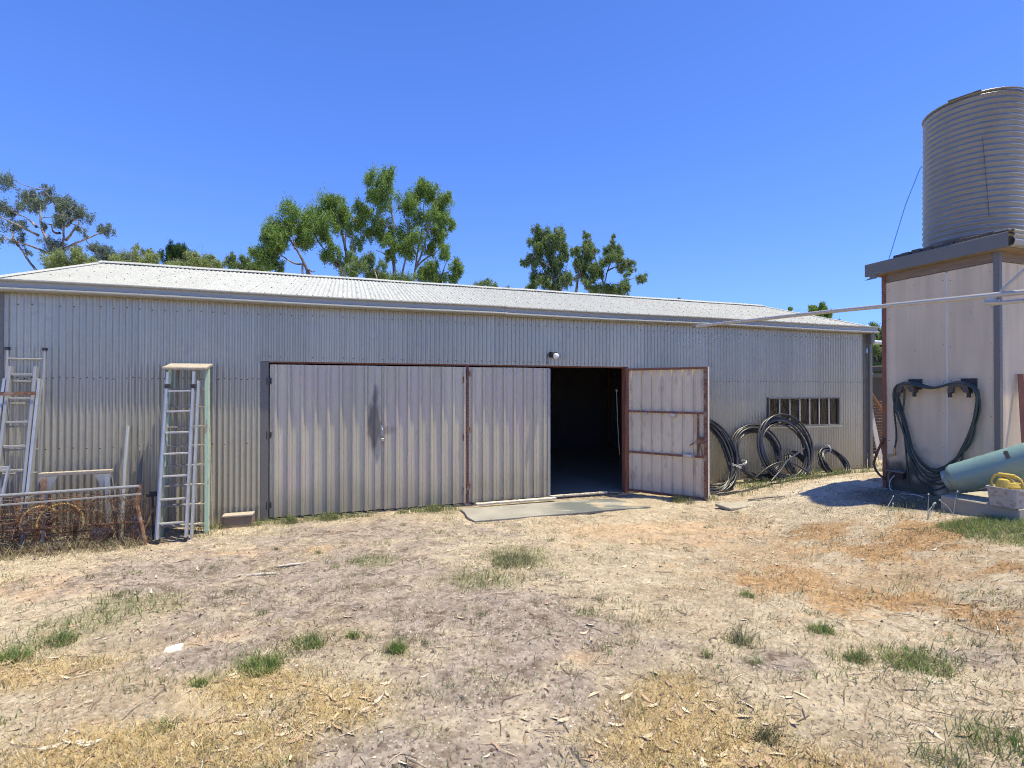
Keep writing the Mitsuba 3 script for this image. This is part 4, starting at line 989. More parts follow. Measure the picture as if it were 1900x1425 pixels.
TREES = [
("gum_a",25,[(-12.07,10.26,0.60),(-12.44,8.99,0.60),(-12.66,8.69,0.45),(-11.47,10.11,0.52),(-11.69,9.44,0.45),(-12.14,9.66,0.45),(-12.44,9.96,0.37),(-11.32,10.49,0.30),(-11.88,8.13,0.21),(-12.21,8.54,0.34),(-13.04,8.92,0.22)],[[(-10.20,7.72),(-10.64,8.39),(-11.02,9.07),(-11.47,9.66),(-11.84,10.11)],[(-10.64,8.32),(-11.39,8.54),(-11.84,8.84),(-12.44,8.99)],[(-11.02,9.07),(-11.17,9.74),(-11.32,10.26)],[(-10.42,8.02),(-10.05,7.83),(-9.86,7.80)]]),
("gum_b",26.5,[(-10.33,11.87,0.87),(-11.05,11.23,0.71),(-9.70,12.26,0.55),(-9.94,10.99,0.63),(-8.75,11.31,0.55),(-9.22,11.55,0.55),(-10.97,10.44,0.55),(-10.65,10.20,0.48),(-11.28,10.76,0.40),(-9.62,9.65,0.48),(-9.86,9.25,0.36),(-8.51,10.20,0.36),(-8.43,9.73,0.24),(-10.01,10.36,0.40),(-9.62,12.42,0.36),(-8.43,11.15,0.28),(-8.51,9.09,0.32),(-9.30,8.97,0.32),(-11.05,9.73,0.32)],[[(-9.06,7.94),(-8.91,8.78),(-9.02,9.73),(-9.30,10.84),(-9.70,11.95)],[(-9.02,8.30),(-9.70,8.93),(-10.17,9.57),(-10.81,10.84)],[(-8.98,9.41),(-8.94,10.36),(-8.75,11.15)],[(-9.22,8.54),(-9.46,8.93),(-9.62,9.41)],[(-8.91,8.70),(-8.67,9.09),(-8.51,9.73)]]),
("gum_c",28,[(-7.40,13.60,0.59),(-6.81,13.68,0.50),(-7.23,12.76,0.67),(-7.57,12.93,0.50),(-8.32,12.34,0.46),(-8.24,11.84,0.42),(-7.90,11.25,0.50),(-7.48,11.50,0.50),(-7.57,10.83,0.42),(-6.90,10.83,0.42),(-5.98,12.84,0.67),(-5.64,12.17,0.59),(-5.31,13.60,0.67),(-4.89,13.85,0.50),(-4.64,13.34,0.42),(-4.05,12.93,0.50),(-4.30,12.26,0.67),(-3.63,12.67,0.33),(-3.71,11.67,0.50),(-3.46,11.25,0.33),(-4.47,11.25,0.50),(-6.31,10.92,0.54),(-5.98,10.16,0.63),(-5.39,10.50,0.50),(-6.56,10.16,0.46),(-4.80,10.33,0.50),(-4.22,10.83,0.42),(-3.88,10.92,0.33),(-7.15,9.58,0.23),(-6.81,9.66,0.33)],[[(-6.69,8.15),(-6.77,9.41),(-6.81,10.16),(-6.73,11.17),(-6.90,12.34),(-7.06,13.34)],[(-6.27,8.15),(-6.10,9.49),(-5.98,10.16),(-6.31,12.09)],[(-5.60,8.07),(-5.43,9.49),(-5.22,11.25),(-5.18,13.18)],[(-5.47,8.99),(-4.97,10.16),(-4.64,11.50),(-4.13,12.67)],[(-6.77,9.41),(-7.23,9.66),(-7.82,9.99)],[(-6.73,10.92),(-7.23,11.33),(-8.07,12.09)],[(-5.39,9.49),(-5.98,11.50),(-5.98,12.84)],[(-5.47,8.82),(-4.80,9.49),(-4.05,9.91)]]),
("gum_d",27,[(-3.58,9.39,0.40),(-3.10,8.74,0.44),(-4.55,8.58,0.57),(-4.87,8.26,0.40),(-4.23,8.09,0.40),(-3.34,8.18,0.36),(-3.74,9.71,0.24),(-2.94,8.42,0.32),(-4.23,8.74,0.32)],[[(-3.90,7.69),(-3.74,8.42),(-3.50,9.06)],[(-3.86,7.93),(-4.31,8.42),(-4.55,8.58)],[(-3.74,8.26),(-3.34,8.42),(-3.02,8.74)]]),
("bush_a",24,[(-7.06,8.43,0.43),(-7.35,8.00,0.43),(-6.49,7.71,0.50),(-5.91,7.49,0.43),(-7.63,7.71,0.36),(-6.92,7.85,0.43),(-5.48,7.35,0.50),(-7.42,8.28,0.29),(-6.27,8.07,0.25),(-5.05,7.35,0.29)],[[(-6.56,6.92),(-6.70,7.56),(-7.06,8.28)],[(-6.56,6.92),(-5.91,7.42)]]),
("bush_b",30,[(-1.92,8.50,0.40),(-1.29,8.41,0.36),(-0.39,8.28,0.29),(-1.56,8.68,0.27),(-2.01,8.23,0.36),(-0.12,8.14,0.22)],[[(-1.47,7.96),(-1.56,8.50)],[(-1.47,7.96),(-0.39,8.28)]]),
("gum_e",29,[(1.55,11.43,0.37),(1.36,11.06,0.33),(1.92,11.29,0.42),(1.69,10.73,0.42),(2.72,11.29,0.42),(2.72,10.73,0.42),(2.30,10.82,0.42),(2.30,10.36,0.42),(1.22,9.84,0.37),(0.71,9.61,0.23),(1.69,9.84,0.42),(2.72,9.66,0.37),(3.05,10.08,0.28),(2.30,9.47,0.42),(1.55,8.95,0.47),(2.11,8.72,0.42),(2.72,9.00,0.42),(1.22,8.39,0.33),(1.78,8.25,0.37),(2.49,8.11,0.37),(2.95,8.35,0.37),(1.08,7.97,0.19),(3.33,8.44,0.28),(3.28,9.80,0.19),(1.46,10.26,0.33),(2.91,10.36,0.28)],[[(2.58,7.51),(2.49,8.25),(2.30,9.19),(2.11,10.36),(1.74,11.24)],[(2.49,8.25),(2.86,9.19),(2.77,10.59),(2.72,11.24)],[(2.86,7.51),(2.95,8.25),(3.14,9.19)],[(2.30,9.09),(1.78,9.47),(1.32,9.80)],[(2.44,8.49),(1.92,8.72),(1.46,8.91)]]),
("gum_f",30,[(4.94,11.37,0.39),(4.55,11.51,0.24),(5.23,11.03,0.29),(3.97,10.79,0.29),(3.83,10.35,0.29),(4.50,10.55,0.39),(4.89,10.69,0.34),(4.17,10.01,0.39),(3.92,9.53,0.29),(4.50,9.68,0.39),(4.89,9.34,0.39),(4.31,9.24,0.34),(6.19,10.88,0.34),(5.81,10.50,0.29),(6.44,10.50,0.29),(6.10,10.06,0.39),(5.61,9.82,0.39),(5.28,9.34,0.43),(6.53,9.82,0.29),(6.68,9.43,0.29),(7.11,9.68,0.29),(7.40,9.68,0.22),(7.21,9.19,0.19),(6.87,8.86,0.19),(4.50,8.71,0.29),(4.89,8.81,0.29),(4.41,8.32,0.29),(4.99,8.08,0.24),(5.37,8.47,0.39),(5.66,8.18,0.34),(6.15,8.08,0.43),(6.68,8.13,0.39),(6.92,7.79,0.29),(7.60,8.61,0.27),(7.55,8.32,0.17),(4.79,10.11,0.29),(6.10,11.22,0.14)],[[(3.88,7.70),(3.97,8.47),(4.07,9.05),(4.26,9.92),(4.50,10.55)],[(3.97,8.47),(4.21,8.95),(4.31,9.24)],[(5.42,7.60),(5.57,8.32),(5.81,9.14),(6.10,10.11),(6.19,10.88)],[(5.57,8.32),(5.28,9.43),(4.94,10.40),(4.89,11.27)],[(5.81,9.14),(6.44,9.43),(7.11,9.63)],[(5.52,8.08),(6.15,8.18),(6.68,8.32),(7.50,8.52)],[(5.47,7.79),(4.99,8.08)]]),
("gum_g",35,[(-36.02,15.65,0.47),(-34.98,15.75,0.47),(-34.25,15.65,0.47),(-33.09,15.86,0.58),(-32.88,16.17,0.42),(-32.15,15.54,0.47),(-31.52,15.34,0.47),(-30.79,14.92,0.58),(-30.16,14.29,0.47),(-29.85,13.87,0.42),(-31.42,14.18,0.47),(-32.15,13.87,0.47),(-33.20,14.39,0.42),(-33.30,13.66,0.29),(-32.57,14.92,0.40),(-35.71,13.87,0.47),(-36.02,14.18,0.42),(-35.29,13.35,0.33),(-35.92,12.40,0.42),(-34.56,12.61,0.40),(-32.26,12.30,0.58),(-32.47,11.88,0.42),(-31.73,12.40,0.33),(-30.48,13.87,0.40),(-29.38,12.61,0.23),(-34.77,11.88,0.25),(-30.69,14.50,0.42),(-33.72,15.75,0.37),(-36.23,14.92,0.31),(-33.41,15.34,0.37),(-35.40,15.54,0.37),(-36.76,15.13,0.63),(-36.97,13.87,0.63),(-33.09,12.51,0.23),(-31.10,13.56,0.31),(-30.48,12.20,0.29),(-30.90,14.60,0.40),(-29.85,13.45,0.27),(-31.31,15.02,0.37),(-31.94,14.60,0.31),(-32.88,15.54,0.37)],[[(-32.15,10.10),(-32.57,10.94),(-33.30,12.40),(-33.83,13.56),(-34.09,14.60),(-34.35,15.54)],[(-33.83,13.45),(-34.66,14.08),(-35.50,14.45)],[(-32.88,11.57),(-33.41,11.88),(-34.04,12.09)],[(-32.26,10.31),(-32.36,11.25),(-31.84,12.20),(-31.73,13.66),(-32.15,14.92),(-32.88,15.86)],[(-31.73,12.51),(-30.90,12.93),(-29.74,13.45)],[(-33.62,12.82),(-34.25,13.24),(-34.98,13.66)],[(-31.73,13.45),(-31.21,13.87),(-30.48,14.29)],[(-31.94,11.78),(-31.31,12.40),(-30.58,13.14),(-30.06,13.87)],[(-33.20,9.37),(-33.72,10.21),(-34.56,11.36),(-35.19,12.20),(-36.34,12.93),(-36.97,13.56)],[(-35.08,12.09),(-35.71,12.93),(-36.13,13.66)],[(-32.15,13.03),(-32.67,13.03),(-32.88,13.66)]]),
("tree_far",48,[(-39.79,15.25,0.72),(-38.93,14.97,0.79),(-40.65,15.83,0.55),(-40.07,14.82,0.72),(-38.35,15.11,0.50),(-41.22,15.97,0.50),(-39.36,15.54,0.43),(-41.65,16.11,0.43)],[[(-39.50,13.10),(-39.79,15.11)],[(-39.50,13.39),(-40.65,15.83)]]),
("tree_far2",50,[(-38.90,15.50,0.67),(-39.20,15.21,0.75),(-38.60,15.65,0.52)],[[(-38.90,13.56),(-38.90,15.50)]]),
("bush_c",27,[(-24.80,8.90,0.48),(-24.24,9.14,0.57),(-23.51,9.23,0.48),(-25.29,8.74,0.32),(-23.83,8.82,0.48),(-23.19,9.06,0.28),(-24.56,8.58,0.40),(-23.51,9.55,0.24),(-23.03,8.82,0.32),(-22.54,8.74,0.32),(-22.22,8.82,0.29)],[[(-24.40,7.93),(-24.48,8.74)],[(-24.40,7.93),(-23.67,9.14)]]),
("bush_d",26,[(-20.23,8.73,0.39),(-19.53,8.96,0.47),(-18.91,8.88,0.47),(-18.05,8.57,0.47),(-19.22,9.27,0.27),(-19.45,9.35,0.22),(-20.00,8.57,0.35),(-18.60,8.57,0.39),(-20.62,8.65,0.35),(-20.93,8.53,0.28)],[[(-19.37,7.71),(-19.53,8.88)],[(-19.37,7.71),(-18.44,8.57)]]),
("bush_d2",27,[(-17.94,8.82,0.44),(-17.13,8.90,0.44),(-16.57,8.82,0.40),(-16.08,8.74,0.32),(-17.37,9.23,0.32),(-17.21,9.31,0.24),(-15.92,8.62,0.29),(-18.34,8.82,0.36),(-16.32,9.10,0.29),(-16.81,9.23,0.24),(-15.60,8.74,0.29)],[[(-17.13,7.93),(-17.29,9.06)],[(-17.13,7.93),(-16.32,8.74)]]),
("pine",34,[(-23.40,11.50,0.61),(-23.61,11.90,0.36),(-23.10,11.80,0.39),(-22.44,11.55,0.28),(-22.59,11.19,0.26),(-24.37,11.45,0.18),(-23.81,11.19,0.41),(-22.89,11.19,0.36)],[[(-23.30,9.87),(-23.40,11.90)],[(-23.20,10.68),(-22.49,11.40)],[(-23.40,10.68),(-24.32,11.40)]]),
("bush_e",26,[(-14.71,8.80,0.35),(-14.55,8.49,0.39),(-13.77,8.49,0.35),(-13.46,8.38,0.31),(-14.86,9.04,0.22),(-14.09,8.34,0.35),(-13.23,8.30,0.27),(-14.40,8.96,0.28),(-14.16,8.65,0.35),(-13.62,8.57,0.31)],[[(-14.24,7.71),(-14.63,8.73)],[(-14.24,7.71),(-13.62,8.49)]]),
("tree_r",26,[(15.15,6.04,0.26),(15.79,6.12,0.30),(16.11,5.92,0.24),(16.43,5.80,0.20),(15.43,5.92,0.24),(15.87,6.28,0.16),(15.11,6.32,0.11),(14.92,5.96,0.16),(16.27,5.96,0.16)],[[(15.63,5.12),(15.71,5.60),(15.79,6.12)],[(15.63,5.20),(15.19,6.04)]]),
("tree_r2",24,[(17.67,4.96,0.29),(17.74,4.66,0.22),(17.52,4.44,0.22),(17.82,4.37,0.22),(17.49,3.93,0.26),(17.38,3.60,0.22),(17.85,3.60,0.22),(17.60,3.12,0.33),(17.45,2.97,0.22),(17.82,3.04,0.22),(18.11,4.88,0.33),(18.19,4.33,0.37),(18.19,3.78,0.37),(18.30,3.19,0.40),(17.19,4.15,0.22),(17.12,3.41,0.29)],[[(18.04,1.20),(17.93,3.04),(17.74,4.15),(17.71,4.88)],[(17.93,3.04),(17.52,3.78)],[(17.93,3.41),(18.19,4.37)]]),
("shrub_r3",33,[(21.87,6.49,0.18),(22.17,6.44,0.18),(22.58,6.36,0.15),(21.66,6.51,0.10),(23.13,6.16,0.18),(23.38,6.11,0.18)],[[(22.27,5.45),(22.17,6.41)],[(22.27,5.45),(23.18,6.16)]]),
("bush_f",28,[(9.36,7.08,0.11),(9.61,7.05,0.11),(9.79,7.03,0.09),(9.49,7.09,0.07)],[[(9.55,6.65),(9.52,7.05)]]),
]
SPEC = {  # name, label, category, leaf count, leaf size, tone, trunk radius, droop
 'gum_a': ('gum_tree', 'low leaning gum tree with leafy crown left of the taller gums', 'tree', 11000, .17, 'olive', .085, .8),
 'gum_b': ('gum_tree', 'broad gum tree with rounded golden green crown on a forked trunk', 'tree', 20000, .17, 'olive', .10, .8),
 'gum_c': ('gum_tree', 'tallest gum tree behind the middle of the shed roof', 'tree', 30000, .18, 'olive', .10, .8),
 'gum_d': ('gum_sapling', 'small gum sapling right of the tallest gum tree', 'tree', 7000, .17, 'olive', .05, .8),
 'bush_a': ('bush', 'green bush at the foot of the tallest gum just above the roof ridge', 'bush', 10000, .14, 'deep', .06, .4),
 'bush_b': ('bush', 'small low bush top peeping over the ridge between the gum groups', 'bush', 4500, .13, 'deep', .05, .4),
 'gum_e': ('gum_tree', 'dense narrow gum tree with flat top left of its spreading neighbour', 'tree', 20000, .18, 'deep', .09, .8),
 'gum_f': ('gum_tree', 'ragged spreading gum tree with two peaks behind the roof ridge', 'tree', 21000, .18, 'deep', .09, .8),
 'gum_g': ('old_gum_tree', 'big sparse blue grey gum tree with bare arching limbs', 'tree', 14000, .20, 'blue', .15, .6),
 'tree_far': ('distant_tree', 'hazy blue grey tree top just beyond the left ridge end', 'tree', 5000, .24, 'blue', .12, .5),
 'tree_far2': ('distant_tree', 'small blue grey tree top right of the hazy one', 'tree', 2500, .24, 'blue', .12, .5),
 'bush_c': ('bush', 'pale green bush against the left slope of the gable roof', 'bush', 9000, .14, 'light', .06, .3),
 'bush_d': ('bush', 'pale yellowish bush behind the ridge left of the dark pine', 'bush', 8000, .14, 'light', .06, .3),
 'bush_d2': ('bush', 'pale green bush behind the ridge right of the dark pine', 'bush', 8000, .14, 'light', .06, .3),
 'pine': ('pine_tree', 'dark green pine top rising between pale bushes', 'tree', 10000, .20, 'dark', .10, -.9),
 'bush_e': ('bush', 'mid green bush left of the low leaning gum', 'bush', 7000, .15, 'deep', .06, .4),
 'tree_r': ('tree', 'round leafy tree top above the right end of the roof', 'tree', 9000, .16, 'olive', .08, .5),
 'tree_r2': ('tree', 'leafy tree filling the gap between shed corner and tank stand', 'tree', 15000, .17, 'deep', .10, .5),
 'shrub_r3': ('distant_tree', 'grey green distant tree tops behind the right roof corner', 'tree', 3000, .20, 'blue', .08, .5),
 'bush_f': ('bush', 'tiny bush top on the ridge far right of the spreading gum', 'bush', 900, .13, 'deep', .04, .4),
}
for i, (nm, y0, cl_, li_) in enumerate(TREES):
    n_, lb, ct, cnt, sz, tn, rr, dp = SPEC[nm]
    tree(n_, lb, ct, y0, cl_, li_, cnt, sz, tn, 100 + i, r0=rr, droop=dp, wide=.12 if tn == 'dark' else .26, depth=None if len(li_) > 2 else 1.2)

# ---------------------------------------------------------------- grass, straw, litter
rg = np.random.default_rng(77)
STRAW = np.array([(.47, .405, .27), (.42, .345, .21), (.52, .47, .36), (.36, .29, .18)]); GOLDEN = np.array([(.62, .50, .26), (.56, .43, .19), (.66, .57, .36), (.48, .36, .16)]); RUSTY = np.array([(.30, .175, .07), (.34, .225, .10), (.25, .14, .06)])
GRN = np.array([(.14, .26, .055), (.20, .32, .08), (.12, .21, .05), (.27, .31, .12), (.36, .33, .18)]); DULL = np.array([(.22, .25, .12), (.31, .305, .18), (.18, .205, .10), (.40, .36, .23)])
def blades(m, x, y, L, lean, pal, wid=.0045, z=None):
    """bent blades from the points (x, y): length, how far they lie over (0 upright to 1 flat)"""
    k = len(x); a = rg.uniform(0, 2 * np.pi, k); dx, dy = np.cos(a), np.sin(a)
    z = ground_z(x, y) if z is None else z
    L = np.broadcast_to(L, (k,)); lean = np.clip(np.broadcast_to(lean, (k,)) + rg.normal(0, .12, k), .02, 1.25)
    t1, t2 = lean * .7, lean * 1.25
    b = np.stack([x, y, z - .004], 1)
    p1 = b + np.stack([dx * np.sin(t1), dy * np.sin(t1), np.cos(t1)], 1) * L[:, None] * .55
    p2 = p1 + np.stack([dx * np.sin(t2), dy * np.sin(t2), np.cos(t2)], 1) * L[:, None] * .45
    a2 = rg.uniform(0, 2 * np.pi, k); s = np.stack([np.cos(a2), np.sin(a2), a2 * 0], 1) * (wid * rg.uniform(.6, 1.3, k))[:, None] / 2
    V = np.stack([b - s, b + s, p1 + s * .8, p1 - s * .8, p2], 1).reshape(-1, 3); i = np.arange(k) * 5
    col = pal[rg.integers(0, len(pal), k)] * rg.uniform(.75, 1.2, (k, 1))
    m.add(V, np.vstack([np.stack([i, i + 1, i + 2], 1), np.stack([i, i + 2, i + 3], 1), np.stack([i + 3, i + 2, i + 4], 1)]), np.repeat(col, 5, 0))

def vdist(x, y): return (x - P0[0]) * N[0] + (y - P0[1]) * N[1]
def udist(x, y): return (x - P0[0]) * D[0] + (y - P0[1]) * D[1]
def scatter(k, near=1.6, far=9.5):
    y = near + (far - near) * rg.uniform(0, 1, k) ** 1.35; x = rg.uniform(-1.12, 1.12, k) * (y + .3)
    ok = (vdist(x, y) > .05) & (x < 6.4) & ~((udist(x, y) > 6.15) & (udist(x, y) < 9.4) & (vdist(x, y) < 1.18)) & ~((x > 5.2) & (vdist(x, y) < 4.6) & (vdist(x, y) > 2.9) & (udist(x, y) > 12.2))
    return x[ok], y[ok]
# straw
x, y = scatter(330000)
md, mg, mo, mp = mask_np(DIRT, x, y, 3), mask_np(GOLD, x, y, 4), mask_np(ORANGE, x, y, 6), np.maximum(mask_np(PATH, x, y, 8), mask_np(SAND, x, y, 8) * .6)
pt = meshkit.fbm(np.stack([x * 2.2, y * 2.2, x * 0 + 4], -1), 3, 2)
pr_ = np.clip((.34 + 1.1 * (pt - .5)) * (1 - .80 * md) * (1 - .75 * mp) + .9 * mg * (1 - .4 * md) + .35 * mo, .02, 1)
ok = rg.uniform(0, 1, len(x)) < pr_ * (.42 + .25 * mg)
x, y, mg, mo = x[ok], y[ok], mg[ok], mo[ok]
m = MB(); o_ = rg.uniform(0, 1, len(x)) < mo * .8; y_ = ~o_ & (rg.uniform(0, 1, len(x)) < mg); p_ = ~o_ & ~y_
blades(m, x[p_], y[p_], rg.uniform(.02, .065, p_.sum()), 1.0, STRAW, .0038)
blades(m, x[y_], y[y_], rg.uniform(.025, .095, y_.sum()), .75, GOLDEN, .0038)
blades(m, x[o_], y[o_], rg.uniform(.025, .06, o_.sum()), .9, RUSTY, .005)
k = single('dry_grass', m, 'mat_blade', 'short dry straw grass scattered over the yard', 'grass', kind='stuff')
# green grass in patches
m = MB()
x, y = scatter(150000); mk = mask_np(GREEN, x, y, 12, .9)
ok = rg.uniform(0, 1, len(x)) < mk * .55; x, y = x[ok], y[ok]
fresh = rg.uniform(0, 1, len(x)) < .55
blades(m, x[fresh], y[fresh], rg.uniform(.04, .10, fresh.sum()), .42, GRN, .0055)
blades(m, x[~fresh], y[~fresh], rg.uniform(.04, .11, (~fresh).sum()), .55, DULL, .005)
x, y = scatter(26000); ok = rg.uniform(0, 1, len(x)) < meshkit.fbm(np.stack([x * 3, y * 3, x * 0], -1), 2, 15) * .30
blades(m, x[ok], y[ok], rg.uniform(.03, .07, ok.sum()), .6, DULL, .005)
cx_, cy_ = scatter(620, 1.7, 8.0)
for a_, b_ in zip(cx_, cy_):
    k_ = int(rg.uniform(8, 60)); r_ = rg.uniform(.02, .16)
    blades(m, a_ + rg.normal(0, r_, k_), b_ + rg.normal(0, r_ * .8, k_), rg.uniform(.02, .085, k_) * rg.uniform(.6, 1.2), rg.uniform(.4, .9), DULL if rg.uniform() < .75 else np.vstack([GRN, DULL]), .0045)
for u0, u1, v0, v1, k_, hh, pal in ((2.5, 6.2, .08, .30, 1300, .09, GRN), (2.5, 6.3, .06, .26, 700, .12, DULL), (11.6, 15.8, .35, 1.1, 2600, .13, GRN), (11.0, 16, .3, 1.5, 2600, .12, DULL), (9.9, 10.6, .75, 1.35, 700, .14, DULL), (2.2, 3.2, .15, .7, 900, .09, DULL), (15.9, 17.6, -2.5, .6, 2500, .12, GRN)):
    u_ = rg.uniform(u0, u1, k_); v_ = rg.uniform(v0, v1, k_); xx = P0[0] + D[0] * u_ + N[0] * v_; yy = P0[1] + D[1] * u_ + N[1] * v_
    c_ = meshkit.fbm(np.stack([xx * 4, yy * 4, xx * 0], -1), 2, 31) > .46
    blades(m, xx[c_], yy[c_], rg.uniform(.4, 1.1, c_.sum()) * hh, .4, pal, .006)
x = rg.uniform(4.7, 5.6, 9000); y = rg.uniform(4.7, 5.55, 9000); ok = rg.uniform(0, 1, len(x)) < mask_np(GREEN[:2], x, y, 12, 1.6) * .75
blades(m, x[ok], y[ok], rg.uniform(.02, .09, ok.sum()), .55, np.vstack([GRN * 1.25, GRN * 1.4, DULL]), .0045)
single('grass', m, 'mat_blade', 'patches of short green grass about the yard', 'grass', kind='stuff')
# dark dead weeds through the scrap
m = MB(); k_ = 2600
u_ = rg.uniform(-.3, 1.95, k_); v_ = rg.normal(.78, .14, k_); xx = P0[0] + D[0] * u_ + N[0] * v_; yy = P0[1] + D[1] * u_ + N[1] * v_
blades(m, xx, yy, rg.uniform(.05, .26, k_) * (1 - .3 * nss(1.2, 1.9, u_)), .7, np.array([(.26, .21, .13), (.38, .32, .21), (.14, .11, .08), (.27, .28, .15), (.50, .43, .30)]), .006)
k_ = 3000; u_ = rg.uniform(-.3, 1.9, k_); v_ = rg.normal(.70, .05, k_); xx = P0[0] + D[0] * u_ + N[0] * v_; yy = P0[1] + D[1] * u_ + N[1] * v_
blades(m, xx, yy, rg.uniform(.05, .2, k_), .9, np.array([(.14, .085, .055), (.20, .13, .08), (.09, .065, .05)]), .005, z=rg.uniform(.05, .62, k_))
single('dry_weeds', m, 'mat_blade', 'tangle of dead brown weeds grown through the rusty gate', 'weeds', kind='stuff')
# conspicuous tufts, one by one
FR = MB()
def tuft(label, x0, y0, r, n_, h, pal, lean=.4):
    m = MB(); a = rg.uniform(0, 2 * np.pi, n_); q = r * np.sqrt(rg.uniform(0, 1, n_)); x = x0 + q * np.cos(a); y = y0 + q * np.sin(a) * .8
    blades(m, x, y, h * rg.uniform(.3, 1.15, n_) * (1.1 - .5 * q / r), lean + .35 * q / r, pal, .005)
    n2 = int(n_ * .8); a = rg.uniform(0, 2 * np.pi, n2); q = r * (.7 + 2.2 * rg.uniform(0, 1, n2) ** 1.6)
    blades(FR, x0 + q * np.cos(a), y0 + q * np.sin(a) * .8, h * rg.uniform(.2, .6, n2), .8, np.vstack([DULL, STRAW, pal * .9]), .0045)
    single('grass_tuft', m, 'mat_blade', label, 'grass tuft')
MIXG = np.vstack([GRN, DULL])
tuft('brightest green grass tuft in the bare dirt near the middle of the yard', -.82, 3.50, .055, 260, .13, GRN)
tuft('broad vivid green grass clump beside golden straw', -1.68, 3.30, .13, 520, .12, GRN)
tuft('green grass tuft on straw right of the dirt patch', 2.30, 3.68, .085, 220, .10, GRN)
tuft('small green tuft next to the large grey green clump', 2.28, 3.28, .07, 180, .10, MIXG)
tuft('large grey green grass clump lying along a dark dirt strip', 2.64, 3.22, .20, 620, .13, MIXG, .6)
tuft('tall thin stalked tuft in pale straw', 1.63, 3.52, .07, 90, .24, DULL, .35)
tuft('grey green clump in the middle of the dirt halfway to the door', .02, 5.42, .26, 620, .16, DULL, .35)
tuft('green tuft at the outer left edge of the yard', -3.53, 3.52, .10, 300, .13, GRN)
tuft('pale green tuft behind the leftmost tuft', -3.46, 3.80, .10, 260, .12, MIXG)
tuft('small green sprig in front of the white tub', -1.95, 3.10, .05, 130, .09, GRN)
tuft('dark withered tuft at the front edge of the straw', 1.31, 2.55, .07, 200, .08, DULL * .55, .6)
tuft('leafy grass tuft on the far dirt left of the brightest tuft', -1.48, 3.62, .10, 320, .14, MIXG)
tuft('little green tuft between the leafy tuft and the brightest tuft', -1.20, 3.74, .045, 130, .10, GRN)
tuft('tiny green tuft alone on the straw below the stained slab', 2.10, 4.40, .06, 120, .09, GRN)
for u_, v_, r_, l_ in ((5.75, .22, .14, 'tall seeding grass tuft at the foot of the second door leaf'), (4.15, .24, .13, 'bright grass tuft at the foot of the first door leaf'), (3.60, .26, .09, 'small grass tuft near the dark door jamb'), (9.95, 1.02, .14, 'dry grass tuft under the free edge of the open door')):
    q = P0 + D * u_ + N * v_; tuft(l_, q[0], q[1], r_, 380, .17, MIXG, .3)
single('sparse_grass', FR, 'mat_blade', 'thin dry and green blades around the grass tufts', 'grass', kind='stuff')
for x0, y0, l_ in ((4.86, 5.78, 'forked pale weed stalk in front of the tank stand'), (4.62, 6.05, 'single thin weed stalk in the shade of the tank stand'), (5.2, 5.82, 'short pale weed stalk at the plinth corner')):
    m = MB(); b = gpt(x0, y0)
    for _ in range(4 if 'forked' in l_ else 2):
        e = b + np.array([rg.normal(0, .07), rg.normal(0, .05), rg.uniform(.14, .30)]); mid = (b + e) / 2 + [rg.normal(0, .02), 0, .02]
        m.tube([b, mid, e], [.004, .0035, .002], 5, True, (.46, .48, .36)); m.tube([e, e + [0.004, 0, .018]], [.009, .004], 5, True, (.60, .60, .50))
    single('weed_stalk', m, 'mat_litter', l_, 'weed')
# fallen gum leaves and bark chips
m = MB(); x, y = scatter(9000, 1.6, 8.5)
den = meshkit.fbm(np.stack([x * 1.5, y * 1.5, x * 0], -1), 2, 41); ok = rg.uniform(0, 1, len(x)) < (.10 + .9 * mask_np(GOLD, x, y, 4)) * den * 1.2
x, y = x[ok], y[ok]; k_ = len(x)
z = ground_z(x, y); a = rg.uniform(0, 2 * np.pi, k_); L = .03 + .085 * rg.uniform(0, 1, k_) ** 1.5; W = L * rg.uniform(.15, .25, k_); cv = rg.normal(0, .12, k_) * L; cu = rg.uniform(.05, .3, k_) * L
dx, dy = np.cos(a), np.sin(a); tl = rg.normal(0, .25, k_)
rows = []
for t, w in ((-.5, .05), (-.2, .9), (.15, 1.0), (.5, .04)):
    px_ = x + dx * L * t - dy * cv * (t * t * 4); py_ = y + dy * L * t + dx * cv * (t * t * 4); pz = z + .007 + cu * t * t * 2 + t * L * tl * .5
    for sg in (-1, 1): rows.append(np.stack([px_ - dy * W * w * sg / 2, py_ + dx * W * w * sg / 2, np.maximum(pz + sg * W * .2 * np.sin(a * 3), z + .004)], 1))
V = np.stack(rows, 1).reshape(-1, 3); i = np.arange(k_) * 8
col = np.array([(.50, .42, .28), (.55, .48, .35), (.36, .25, .16), (.53, .45, .33), (.42, .30, .21), (.57, .52, .42)])[rg.integers(0, 6, k_)] * rg.uniform(.8, 1.1, (k_, 1))
m.add(V, np.vstack([np.stack([i + q, i + q + 1, i + q + 3, i + q + 2], 1) for q in (0, 2, 4)]), np.repeat(col, 8, 0))
single('fallen_leaves', m, 'mat_litter', 'curled dry gum leaves littering the yard', 'leaves', kind='stuff')
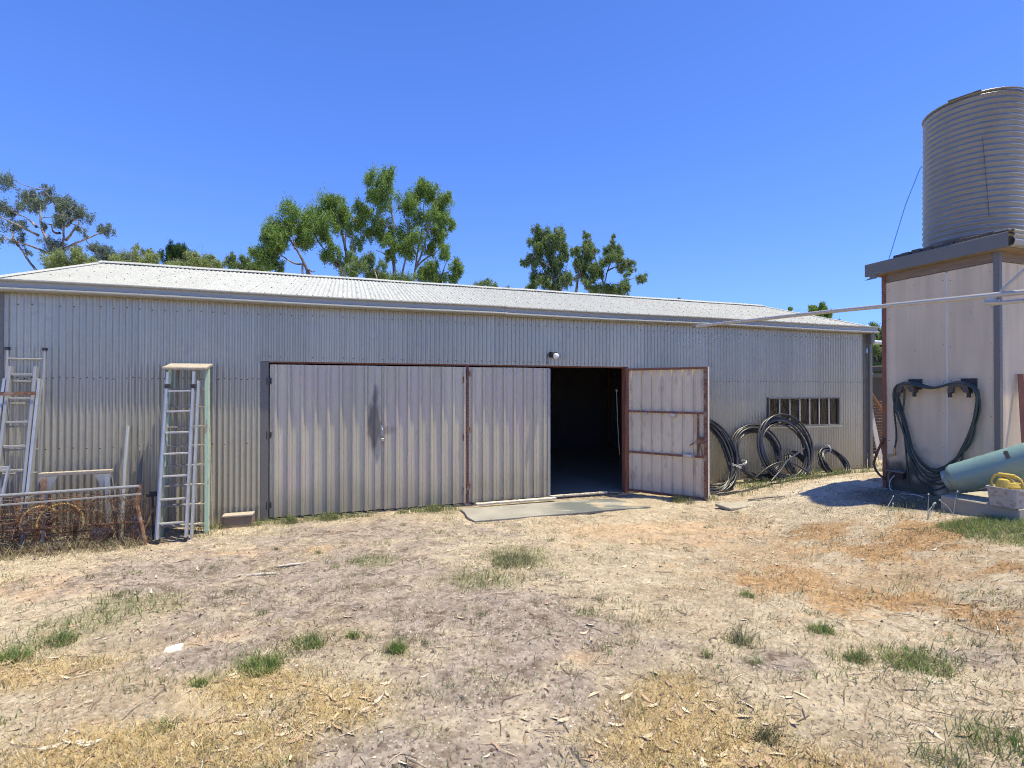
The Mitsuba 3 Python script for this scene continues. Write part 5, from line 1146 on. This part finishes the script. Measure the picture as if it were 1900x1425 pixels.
# crumbs of dark earth and small pale stones
def lumps(k, r0, r1, cols, seed, dirt_bias):
    m = MB(); x, y = scatter(k, 1.6, 9.0); q = rg.uniform(0, 1, len(x)) < (1 - dirt_bias + dirt_bias * mask_np(DIRT, x, y, 3)); x, y = x[q], y[q]; k = len(x)
    o = np.array([(1, 0, 0), (-1, 0, 0), (0, 1, 0), (0, -1, 0), (0, 0, 1), (0, 0, -1.0)]); f = np.array([(0, 2, 4), (2, 1, 4), (1, 3, 4), (3, 0, 4), (2, 0, 5), (1, 2, 5), (3, 1, 5), (0, 3, 5)])
    R = r0 + (r1 - r0) * rg.uniform(0, 1, (k, 1, 1)) ** 2.5
    P = o[None] * rg.uniform(.55, 1.25, (k, 6, 3)) * [1.2, 1, .75] + rg.normal(0, .18, (k, 6, 3)); a = rg.uniform(0, 6.28, k); ca, sa = np.cos(a)[:, None], np.sin(a)[:, None]
    P = np.stack([P[..., 0] * ca - P[..., 1] * sa, P[..., 0] * sa + P[..., 1] * ca, P[..., 2]], -1) * R
    P = P + np.stack([x, y, ground_z(x, y) + R[:, 0, 0] * .25], -1)[:, None]
    c = np.array(cols)[rg.integers(0, len(cols), k)] * rg.uniform(.7, 1.2, (k, 1))
    m.add(P.reshape(-1, 3), (f[None] + (np.arange(k) * 6)[:, None, None]).reshape(-1, 3), np.repeat(c, 6, 0))
    return m
single('earth_crumbs', lumps(13000, .003, .015, [(.17, .13, .105), (.12, .09, .07), (.22, .175, .14)], 1, .75), 'mat_litter', 'dark crumbs of earth over the bare dirt', 'dirt', kind='stuff')
single('small_stones', lumps(9000, .003, .012, [(.44, .40, .33), (.36, .31, .25), (.50, .47, .41)], 2, .4), 'mat_litter', 'small pale stones strewn over the yard', 'stones', kind='stuff')
# twigs and bits of bark
m = MB(); x, y = scatter(1500, 1.6, 8.5)
for x0, y0 in zip(x, y):
    a, l = rg.uniform(0, 2 * np.pi), rg.uniform(.04, .16); b = gpt(x0, y0, .006); e = gpt(x0 + math.cos(a) * l, y0 + math.sin(a) * l, .006); mid = (b + e) / 2 + [rg.normal(0, .008), rg.normal(0, .008), .004]
    m.tube([b, mid, e], [.0022, .003, .0015], 4, False, [(.20, .14, .10), (.55, .46, .34), (.13, .10, .08)][rg.integers(0, 3)])
single('fallen_twigs', m, 'mat_litter', 'small twigs lying about the yard', 'twigs', kind='stuff')
